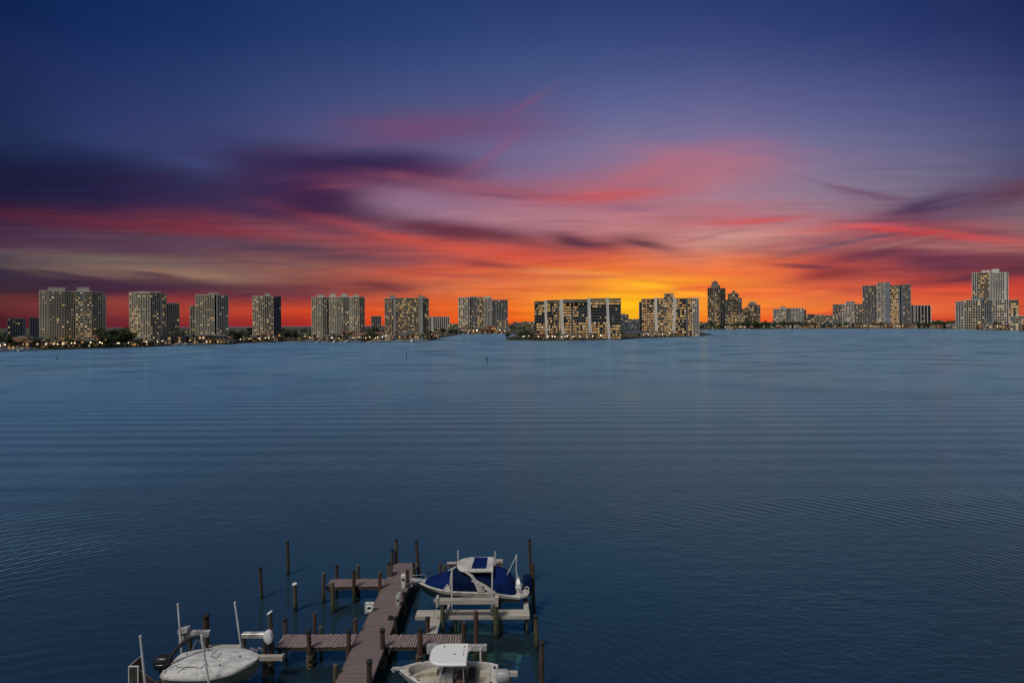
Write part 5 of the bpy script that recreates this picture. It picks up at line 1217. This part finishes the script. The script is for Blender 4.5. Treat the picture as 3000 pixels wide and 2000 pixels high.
# ---------------------------------------------------------------- tarp-covered runabout (bow toward +X) on the left lift
AY = 31.75
b2 = empty('runabout', (-17.5,AY,1.2), 'open runabout wrapped in a wrinkled white tarp with a black outboard on the left lift', 'boat')
secs = dense([(-19.85,1.10,2.42,1.0,1.75,1.45),(-18.6,1.25,2.44,1.1,1.74,1.32),(-17.2,1.28,2.50,1.08,1.78,1.28),(-16.0,1.02,2.60,.75,1.95,1.36),(-15.2,.52,2.70,.28,2.22,1.7),(-14.85,.08,2.76,.04,2.5,2.3)],4)
M_hullt = mat('shaded_tan_hull', (0.20,0.175,0.14), .6, col2=(0.12,0.105,0.085), nscale=1.2)  # tan hull darkened: the shade under the bow is mixed into its colour
rt, rb = hull(AY,None,secs)
mb = MB(); mb.loft(rt); off(mb.build('hull', M_gel2, b2, smooth_=35), b2)
mb = MB(); mb.loft(rb, closed=False); off(mb.build('hull_bottom', M_hullt, b2, smooth_=60), b2)
cs = dense([(-19.95,1.0,2.40,2.52,AY),(-19.7,1.14,2.38,2.66,AY),(-18.9,1.27,2.38,2.84,AY),(-18.0,1.32,2.40,2.92,AY),(-17.0,1.32,2.42,2.92,AY),(-16.0,1.08,2.52,2.90,AY),(-15.4,.70,2.62,2.86,AY),(-14.98,.30,2.72,2.82,AY),(-14.86,.05,2.76,2.79,AY)],4)
dm = dome(cs, m=22, pw=2.0)
dm = [[(x,y,z + (.035*mnoise.noise(Vector((x*1.7,y*1.7,3)))+.02*mnoise.noise(Vector((x*5,y*4,1)))) * (1 if 2<k<20 else .3)) for k,(x,y,z) in enumerate(r_)] for r_ in dm]
mb = MB(); mb.loft(dm, closed=False); mb.loft([dm[0],[(-19.95,AY+(p[1]-AY)*.9,2.38) for p in dm[0]]], closed=False); off(mb.build('tarp', M_tarp, b2, smooth_=70), b2)
def ontarp(px, py):
    p = aty(px,py,AY); 
    for _ in range(8):
        # intersect the sight line with the tarp surface by iterating on z
        zz_ = tarpz(p.x,p.y); p = atz(px,py,zz_)
    return Vector((p.x,p.y,tarpz(p.x,p.y)+.02))
def tarpz(x, y):
    for a, b in zip(cs[:-1], cs[1:]):
        if a[0] <= x <= b[0]:
            t = (x-a[0])/(b[0]-a[0]); hw,zb,zt_ = [a[i]+(b[i]-a[i])*t for i in (1,2,3)]; q = min(.999,abs(y-AY)/hw); return zb+(zt_-zb)*math.sqrt(1-q*q)
    return 2.5
mb = MB()
for pl in ([(506,1938),(520,1955),(533,1970)],[(520,1981),(538,1967),(555,1965),(570,1972),(582,1975)],[(635,1904),(618,1921),(634,1928),(650,1911)],[(588,1975),(604,1964),(612,1950)],[(493,1943),(487,1958),(484,1972)]):
    mb.tube([ontarp(*q) for q in pl], .016, 5)
off(mb.build('tie_strap', M_blackc, b2), b2)
mb = MB()
for (x,y) in ((-18.1,AY+.55),(-15.9,AY-.1),(-16.7,AY-.8),(-19.2,AY+.3)): mb.tube([(x,y,tarpz(x,y)),(x,y,tarpz(x,y)+.06)],[.05,.03],6)
off(mb.build('snap_button', M_black, b2), b2)
mb = MB(); mb.loft([[(x, AY-hw*1.0+.02, z) for z in (zb-.10,zb+.0)]+[(x, AY-hw-.03, z) for z in (zb+.0,zb-.10)] for (x,hw,zb,zt_,_) in cs], closed=True); off(mb.build('rub_rail', M_gel, b2), b2)
# folded black bimini: a long arch leaning back over the stern
pa = [aty(493,1945,31.2),aty(500,1925,31.3),aty(516,1901,31.4),aty(540,1878,31.5),aty(562,1866,31.6),aty(588,1862,31.8)]
mb = MB(); mb.tube(pa, [.09,.10,.11,.11,.09,.06], 9); off(mb.build('folded_bimini', M_blackc, b2, smooth_=60), b2)
mb = MB(); mb.tube([aty(576,1872,31.8),aty(562,1903,32.2)],.02,5); mb.tube([aty(576,1872,31.8),aty(592,1884,31.8),aty(600,1906,32.5)],.02,5); mb.tube([pa[-1],aty(600,1868,32.0),aty(597,1905,32.6)],.02,5); off(mb.build('bimini_strut', M_alu, b2), b2)
# outboard
def outboard(root, x, y, z, s, mcowl, mleg, d=1, nm='outboard_motor'):
    mb = MB(); P_ = lambda px_,py_,pz_: (x-d*px_*s, y+py_*s, z+pz_*s)
    mb.loft([[P_(cx_+a*l,b*w,h) for a,b in ((-1,-.7),(-.7,-1),(.7,-1),(1,-.6),(1,.6),(.7,1),(-.7,1),(-1,.7))] for h,l,w,cx_ in ((0,.26,.20,.30),(.08,.34,.24,.30),(.34,.38,.26,.32),(.50,.34,.22,.30),(.56,.22,.14,.28))])
    o = off(mb.build(nm, mcowl, root, smooth_=45), root)
    mb = MB(); mb.loft([[P_(cx_+a*l,b*w,h) for a,b in ((-1,-1),(1,-1),(1,1),(-1,1))] for h,l,w,cx_ in ((0,.16,.10,.28),(-.5,.12,.07,.28),(-.95,.14,.03,.32),(-1.3,.08,.02,.30))]); mb.box(min(P_(.15,0,0)[0],P_(.5,0,0)[0]),max(P_(.15,0,0)[0],P_(.5,0,0)[0]),y-.14*s,y+.14*s,z-.72*s,z-.69*s); mb.box(min(P_(-.12,0,0)[0],P_(.2,0,0)[0]),max(P_(-.12,0,0)[0],P_(.2,0,0)[0]),y-.12*s,y+.12*s,z-.2*s,z-.02*s); q=MB(); q.v=mb.v; q.f=mb.f
    l_ = q.build('motor_leg', mleg, o); l_.data.transform(Matrix.Translation(-root.location)); return o
om = outboard(b2, -19.95, AY-.15, 2.30, 1.25, M_black, M_black)
mb = MB(); mb.tube([(-20.6,AY-.45,2.62),(-20.1,AY-.48,2.64)],.018,5); off(mb.build('trim_stripe', M_capw, b2), b2)
mb = MB(); mb.box(-20.05,-19.82,AY-.7,AY-.35,2.45,2.75); mb.tube([(-19.95,AY-.5,2.5),(-19.8,AY-.6,2.2),(-19.6,AY-.8,2.0)],.03,5); off(mb.build('fuel_filter', M_black, b2), b2)
# its lift
l2 = empty('boat_lift', (-18,32,0), 'left boat lift with white guide poles and two motor housings round the tarp-covered runabout', 'boat lift')
for q in ((411,1864,421,1961,30.0),(590,1862,612,2000,30.0),(521,1770,530,1884,33.7),(688,1765,709,1912,33.7)): guide(*q, l2, .6)
mb = MB()
for x in (-19.0,-16.4): ibeam(mb, 29.6, 34.4, x, 1.20, .26, .16, 'y')
for y in (31.2,32.3): mb.box(-19.9,-15.6,y-.09,y+.09,1.21,1.36)
off(mb.build('cradle', M_alu, l2), l2)
mb = MB(); a = aty(543,1848,34.6); b = aty(614,1847,34.6); mb.box(a.x,b.x,34.5,34.75,a.z-.22,a.z); mb.box(a.x+.05,b.x-.03,34.52,34.73,a.z-.34,a.z-.225); off(mb.build('top_beam', M_alu, l2), l2)
mb = MB(); c = aty(541,1848,34.6); mb.hexa([tuple(Vector((c.x,34.5,c.z))+Vector((x,y,z+.22*x))) for z in (-.02,.26) for x,y in ((-.30,-.15),(.30,-.15),(.30,.2),(-.30,.2))]); mb.box(c.x-.28,c.x+.05,34.45,34.7,c.z-.72,c.z-.08); off(mb.build('gear_box', M_alu, l2), l2)
straight(c.x+.35, 34.62, a.z-.35, .14, M_pb, l2); straight(b.x-.15, 34.62, a.z-.35, .12, M_pb, l2)
mb = MB(); a = aty(710,1853,34.6); b = aty(786,1856,34.6); mb.bbox(a.x,b.x,34.45,34.75,a.z-.26,a.z+.02,.03); off(mb.build('top_beam', M_alu, l2), l2)
straight(a.x+.12, 34.6, a.z-.27, .13, M_pb, l2); straight(b.x-.2, 34.6, a.z-.27, .14, M_pb, l2, oy=True)
mb = MB(); e = aty(787,1864,34.4); mb.loft([[(e.x+math.cos(t_)*.27*s-.06*math.sin(t_)*s, 34.3+yy, e.z+math.sin(t_)*.42*s) for t_ in [k*math.pi/8 for k in range(16)]] for yy,s in ((-.12,.55),(-.07,.92),(.1,1.0),(.26,.9),(.3,.5))]); off(mb.build('motor_cover', M_capw, l2, smooth_=50), l2)
mb = MB(); a = aty(720,1920,33.9); b = aty(828,1919,33.9); mb.box(a.x,b.x,33.8,34.05,a.z-.26,a.z); mb.box(b.x-.06,b.x+.03,33.75,34.1,a.z-.28,a.z+.03); off(mb.build('side_beam', M_beam, l2), l2)
mb = MB(); a = aty(600,1892,34.9); b = aty(708,1890,34.9)
for k in range(2): mb.box(a.x,b.x,34.7+k*.2,34.88+k*.2,a.z-.05,a.z)
mb.box(a.x,b.x,34.66,34.695,a.z-.22,a.z+.01); off(mb.build('side_walk', M_beam, l2), l2)
straight(a.x+2.2, 34.8, a.z-.06, .15, M_pg, l2)
mb = MB(); e = aty(735,1908,33.9)
for k in range(8):
    q = Vector((e.x+rr.uniform(-.3,.8),33.9,e.z+rr.uniform(-.1,.1))); t_=rr.uniform(-1,1); mb.tube([q,q+Vector((t_*.15,0,.22)),q+Vector((t_*.35,0,.12))],.028,5)
off(mb.build('cable', M_alu, l2), l2)
# gate / railing at the lower left corner
gt = empty('railing', (-21,31.5,0), 'brown slatted railing with a white metal frame at the lower left corner', 'railing')
A_ = aty(378,1951,31.2); B_ = aty(405,1951,31.2); C_ = aty(413,1921,33.0); D_ = aty(468,2006,30.0); E_ = aty(411,1962,31.3)
mb = MB(); mb.tube([(A_.x,A_.y,-.8),A_],.05,6); mb.tube([(B_.x,B_.y,-.8),B_],.05,6); mb.tube([A_,B_],.04,6); mb.tube([A_,C_],.03,6); off(mb.build('frame', M_pvc, gt), gt)
M_slat = wood('rail_slat_wood', (0.09,0.05,0.03), (0.05,0.03,0.02), wet=False); M_mesh = mat('bronze_screen', (0.05,0.045,0.035), .8, noise=.4, nscale=5)
mb = MB(); 
for k in range(11):
    t0 = k/11; t1 = (k+.82)/11; p0 = A_+(C_-A_)*t0; p1 = A_+(C_-A_)*t1; mb.hexa([(p0.x,p0.y,.5),(p1.x,p1.y,.5),(p1.x+.03,p1.y-.02,.5),(p0.x+.03,p0.y-.02,.5),(p0.x,p0.y,p0.z-.04),(p1.x,p1.y,p1.z-.04),(p1.x+.03,p1.y-.02,p1.z-.04),(p0.x+.03,p0.y-.02,p0.z-.04)])
off(mb.build('side_panel', M_slat, gt), gt)
mb = MB(); mb.box(A_.x+.04,B_.x-.04,A_.y-.01,A_.y+.01,A_.z-1.35,A_.z-.04); off(mb.build('screen', M_mesh, gt), gt)
mb = MB(); 
for k in range(12):
    p0 = E_+(D_-E_)*(k/11); mb.box(p0.x-.03,p0.x+.03,p0.y-.02,p0.y+.02,.7,p0.z)
mb.tube([E_,D_],.035,6); mb.tube([E_+Vector((0,0,-1.1)),D_+Vector((0,0,-1.1))],.035,6); off(mb.build('balustrade', M_slat, gt), gt)
mb = MB(); mb.box(-23.5,-20.6,27,31.0,.75,.85); mb.prism([(-21.2,33.0),(-20.9,31.0),(-19.9,29.9),(-20.6,27.0),(-21.5,27.0)],.86,.93); off(mb.build('landing', M_joist, gt), gt)
for q in ((-22.3,33.1),): straight(C_.x, C_.y, C_.z, .07, M_pb, gt)

# ---------------------------------------------------------------- centre-console boat (bow toward -X) at the bottom edge
BY = 30.85
b3 = empty('centre_console_boat', (-3.7,BY,1.1), 'open cream fishing boat with a white hardtop at the bottom edge', 'boat')
secs = dense([(-.95,.98,2.18,.9,1.6,1.25),(-1.6,1.20,2.20,1.05,1.58,1.18),(-3.0,1.27,2.24,1.1,1.58,1.15),(-4.3,1.22,2.32,1.0,1.66,1.18),(-5.3,.92,2.44,.65,1.85,1.32),(-6.1,.42,2.56,.22,2.15,1.8),(-6.5,.06,2.62,.03,2.4,2.3)],4)
# topsides with an open cockpit: outer skin, rim, inner skin, sole
outer, bot = [], []
inner = []
for (x,hb,zg,hc,zc,zk) in secs:
    hi = max(hb-.20,.02); xi = x + (.0)
    if x < -5.75: hi = max(hb-.30, .01)
    xi = max(x, -5.95) if x < -5.9 else min(x,-1.35)
    zf = 1.72 if x > -4.0 else (1.72 + min(1,(-4.0-x)/.5)*.22)
    outer.append([(x,-hc,zc),(x,-hb,zg-.05),(x,-hb-.03,zg),(x,-hb+.02,zg+.03)])
    inner.append(((x,hb,zg),(xi,hi,zf)))
    bot.append([(x,-hc,zc),(x,0,zk),(x,hc,zc)])
mb = MB()
mb.loft(outer, closed=False); mb.loft([[(p[0],2*0-p[1],p[2]) for p in r_] for r_ in outer], closed=False)
mb.v = [(x,BY+y,z) for x,y,z in mb.v]
n0 = len(mb.v)
ringsP, ringsS = [], []
for ((x,hb,zg),(xi,hi,zf)) in inner:
    for s_, lst in ((-1,ringsP),(1,ringsS)): lst.append([(x,BY+s_*(hb-.02),zg+.03),(xi,BY+s_*hi,zg+.035),(xi,BY+s_*hi*.97,zf)])
mb.loft(ringsP, closed=False); mb.loft(ringsS, closed=False)
mb.add([ringsP[0][0],ringsS[0][0],ringsS[0][1],ringsP[0][1]],[(0,1,2,3)]); mb.add([ringsP[0][1],ringsS[0][1],ringsS[0][2],ringsP[0][2]],[(0,1,2,3)])
x0_,hb0,zg0,hc0,zc0,zk0 = secs[0]; mb.add([(x0_,BY-hb0,zg0+.03),(x0_,BY+hb0,zg0+.03),(x0_,BY+hc0,zc0),(x0_,BY,zk0),(x0_,BY-hc0,zc0)],[(0,1,2,3,4)])
off(mb.build('hull', M_gel, b3, smooth_=30), b3)
mb = MB(); mb.loft([[(x,BY+y,z) for x,y,z in r_] for r_ in bot], closed=False); off(mb.build('hull_bottom', M_hulld, b3), b3)
mb = MB(); P1 = [r_[2] for r_ in ringsP]; S1 = [r_[2] for r_ in ringsS]
mb.loft([[p, s] for p, s in zip(P1,S1)], closed=False); off(mb.build('cockpit_sole', M_gel2, b3), b3)
# bow seat cushions
mb = MB(); 
mb.prism([(-4.45,BY-.9),(-4.45,BY-.45),(-5.3,BY-.28),(-5.75,BY),(-5.3,BY+.28),(-4.45,BY+.45),(-4.45,BY+.9),(-5.2,BY+.62),(-5.85,BY+.08),(-5.85,BY-.08),(-5.2,BY-.62)],1.95,2.16); off(mb.build('bow_seat', M_gel2, b3), b3)
mb = MB(); mb.loft([[(x,BY+y,z) for x,y in ((-4.25+dx,-.42),(-3.45,-.45),(-3.45,.45),(-4.25+dx,.42))] for z,dx in ((1.73,0),(2.35,.05),(2.62,.35))]); off(mb.build('console', M_gel, b3), b3)
mb = MB(); mb.loft([[(x,BY+y,z) for x,y in ((-4.05+d_,-.40),(-4.0+d_,-.42),(-4.0+d_,.42),(-4.05+d_,.40))] for z,d_ in ((2.5,0),(2.95,.2))]); off(mb.build('windscreen', M_glass, b3), b3)
mb = MB(); mb.loft([[(-3.40,BY+math.cos(a)*.2,2.45+math.sin(a)*.2),(-3.37,BY+math.cos(a)*.2,2.45+math.sin(a)*.2),(-3.37,BY+math.cos(a)*.16,2.45+math.sin(a)*.16),(-3.40,BY+math.cos(a)*.16,2.45+math.sin(a)*.16)] for a in [k*math.pi/7 for k in range(15)]], caps=False); mb.box(-3.39,-3.37,BY-.18,BY+.18,2.44,2.46); off(mb.build('steering_wheel', M_black, b3), b3)
mb = MB(); mb.bbox(-3.25,-2.75,BY-.55,BY+.55,1.95,2.25,.06); mb.bbox(-4.0,-3.55,BY-.52,BY-.2,1.73,2.0,.04); off(mb.build('helm_seat', M_tan, b3), b3)
mb = MB(); mb.box(-3.2,-2.8,BY-.5,BY+.5,1.73,1.945); off(mb.build('seat_box', M_gel, b3), b3)
mb = MB(); mb.bbox(-2.62,-2.25,BY-.95,BY+.95,1.74,2.12,.05); off(mb.build('leaning_post', M_blackc, b3), b3)
mb = MB(); mb.box(-1.62,-1.38,BY-.85,BY+.85,1.74,2.14); mb.box(-2.0,-1.64,BY+.2,BY+.82,1.73,2.0); mb.box(-2.2,-1.95,BY-.06,BY+.06,1.73,1.76); off(mb.build('stern_bench', M_gel2, b3), b3)
mb = MB(); mb.tube([(-1.15,BY+.62,2.22),(-1.15,BY+.62,2.30)],.07,8); mb.tube([(-1.3,BY-.7,2.22),(-1.3,BY-.7,2.28)],.06,8); off(mb.build('rod_holder', M_black, b3), b3)
# hardtop
c0 = aty(1264,1900,31.0); zt=3.5; yc=30.75
out = [(-2.62,.98),(-3.6,1.0),(-4.2,.96),(-4.55,.78),(-4.72,.4)]
pts = [(x,yc-h) for x,h in out]+[(x,yc+h) for x,h in reversed(out)]
mb = MB(); mb.loft([[(x,y,zt-.09) for x,y in pts],[(x,y,zt-.02) for x,y in pts],[(-3.6+(x+3.6)*.96,yc+(y-yc)*.94,zt+.03) for x,y in pts]]); off(mb.build('hardtop', M_capw, b3, smooth_=30), b3)
mb = MB(); [mb.tube([(x,y,zt+.03),(x,y,zt+.05)],.05,8) for x,y in ((-4.0,yc+.62),(-2.85,yc+.6),(-3.35,yc-.1))]; mb.box(-2.86,-2.84,yc-.3,yc+.35,zt+.032,zt+.045); off(mb.build('roof_fitting', M_black, b3), b3)
mb = MB()
for x in (-4.1,-2.85):
    for s_ in (-1,1): mb.tube([(x+.1,yc+s_*.62,1.75),(x,yc+s_*.7,zt-.09)],.03,6)
for k in range(4): mb.tube([(-2.62,yc+.2+.12*k,zt-.06),(-2.45,yc+.2+.12*k,zt+.16)],.03,6)
off(mb.build('roof_post', M_alu, b3), b3)
mb = MB(); mb.box(-6.9,-6.35,BY-.12,BY+.12,2.58,2.66); mb.tube([(-6.95,BY,2.6),(-6.8,BY-.12,2.5),(-6.75,BY+.12,2.5)],.04,6); off(mb.build('anchor_roller', M_alu, b3), b3)
outboard(b3, -.98, 30.5, 2.12, 1.05, mat('grey_cowling',(0.36,0.36,0.35),.4,noise=.15,nscale=1), M_gel, d=-1)
# bow cleats and hatch outline
mb = MB(); mb.box(-6.15,-5.98,BY-.08,BY+.08,2.58,2.62); mb.tube([(-5.4,BY-.78,2.52),(-5.2,BY-.86,2.52)],.02,5); mb.tube([(-5.4,BY+.78,2.52),(-5.2,BY+.86,2.52)],.02,5); mb.tube([(-5.9,BY-.5,2.56),(-5.75,BY-.55,2.56)],.025,5); off(mb.build('cleat', M_black, b3), b3)
l3 = empty('boat_lift', (-3.7,31,0), 'boat lift with a low white rear beam around the open cream fishing boat', 'boat lift')
mb = MB(); a = aty(1256,1890,33.4); b = aty(1426,1889,33.4); mb.box(a.x,b.x,33.3,33.55,a.z-.30,a.z); mb.box(a.x-.1,a.x+.4,33.25,33.6,a.z-.45,a.z+.03)
for k in range(9): x = a.x+.5+(b.x-a.x-.6)*k/9; mb.box(x,x+.04,33.285,33.3,a.z-.26,a.z-.03)
off(mb.build('rear_beam', M_alu, l3), l3)
straight(b.x-.2, 33.42, a.z-.31, .18, M_pgr, l3); straight(a.x+.15, 33.42, a.z-.46, .18, M_pb, l3)
guide(1408,1900,1408,1935,33.1, l3, 1.0)
mb = MB(); 
for x in (-4.9,-2.2): ibeam(mb, 28.6, 33.3, x, 1.05, .26, .16, 'y')
for y in (30.3,31.4): mb.box(-5.6,-1.2,y-.09,y+.09,1.06,1.2)
off(mb.build('cradle', M_alu, l3), l3)
mb = MB(); a = aty(1467,1966,32.2); b = aty(1516,1966,32.2); mb.box(a.x,b.x,32.05,32.3,a.z-.22,a.z); off(mb.build('side_beam', M_beam, l3), l3)
straight(a.x+.55, 32.17, a.z-.23, .16, M_pg, l3)
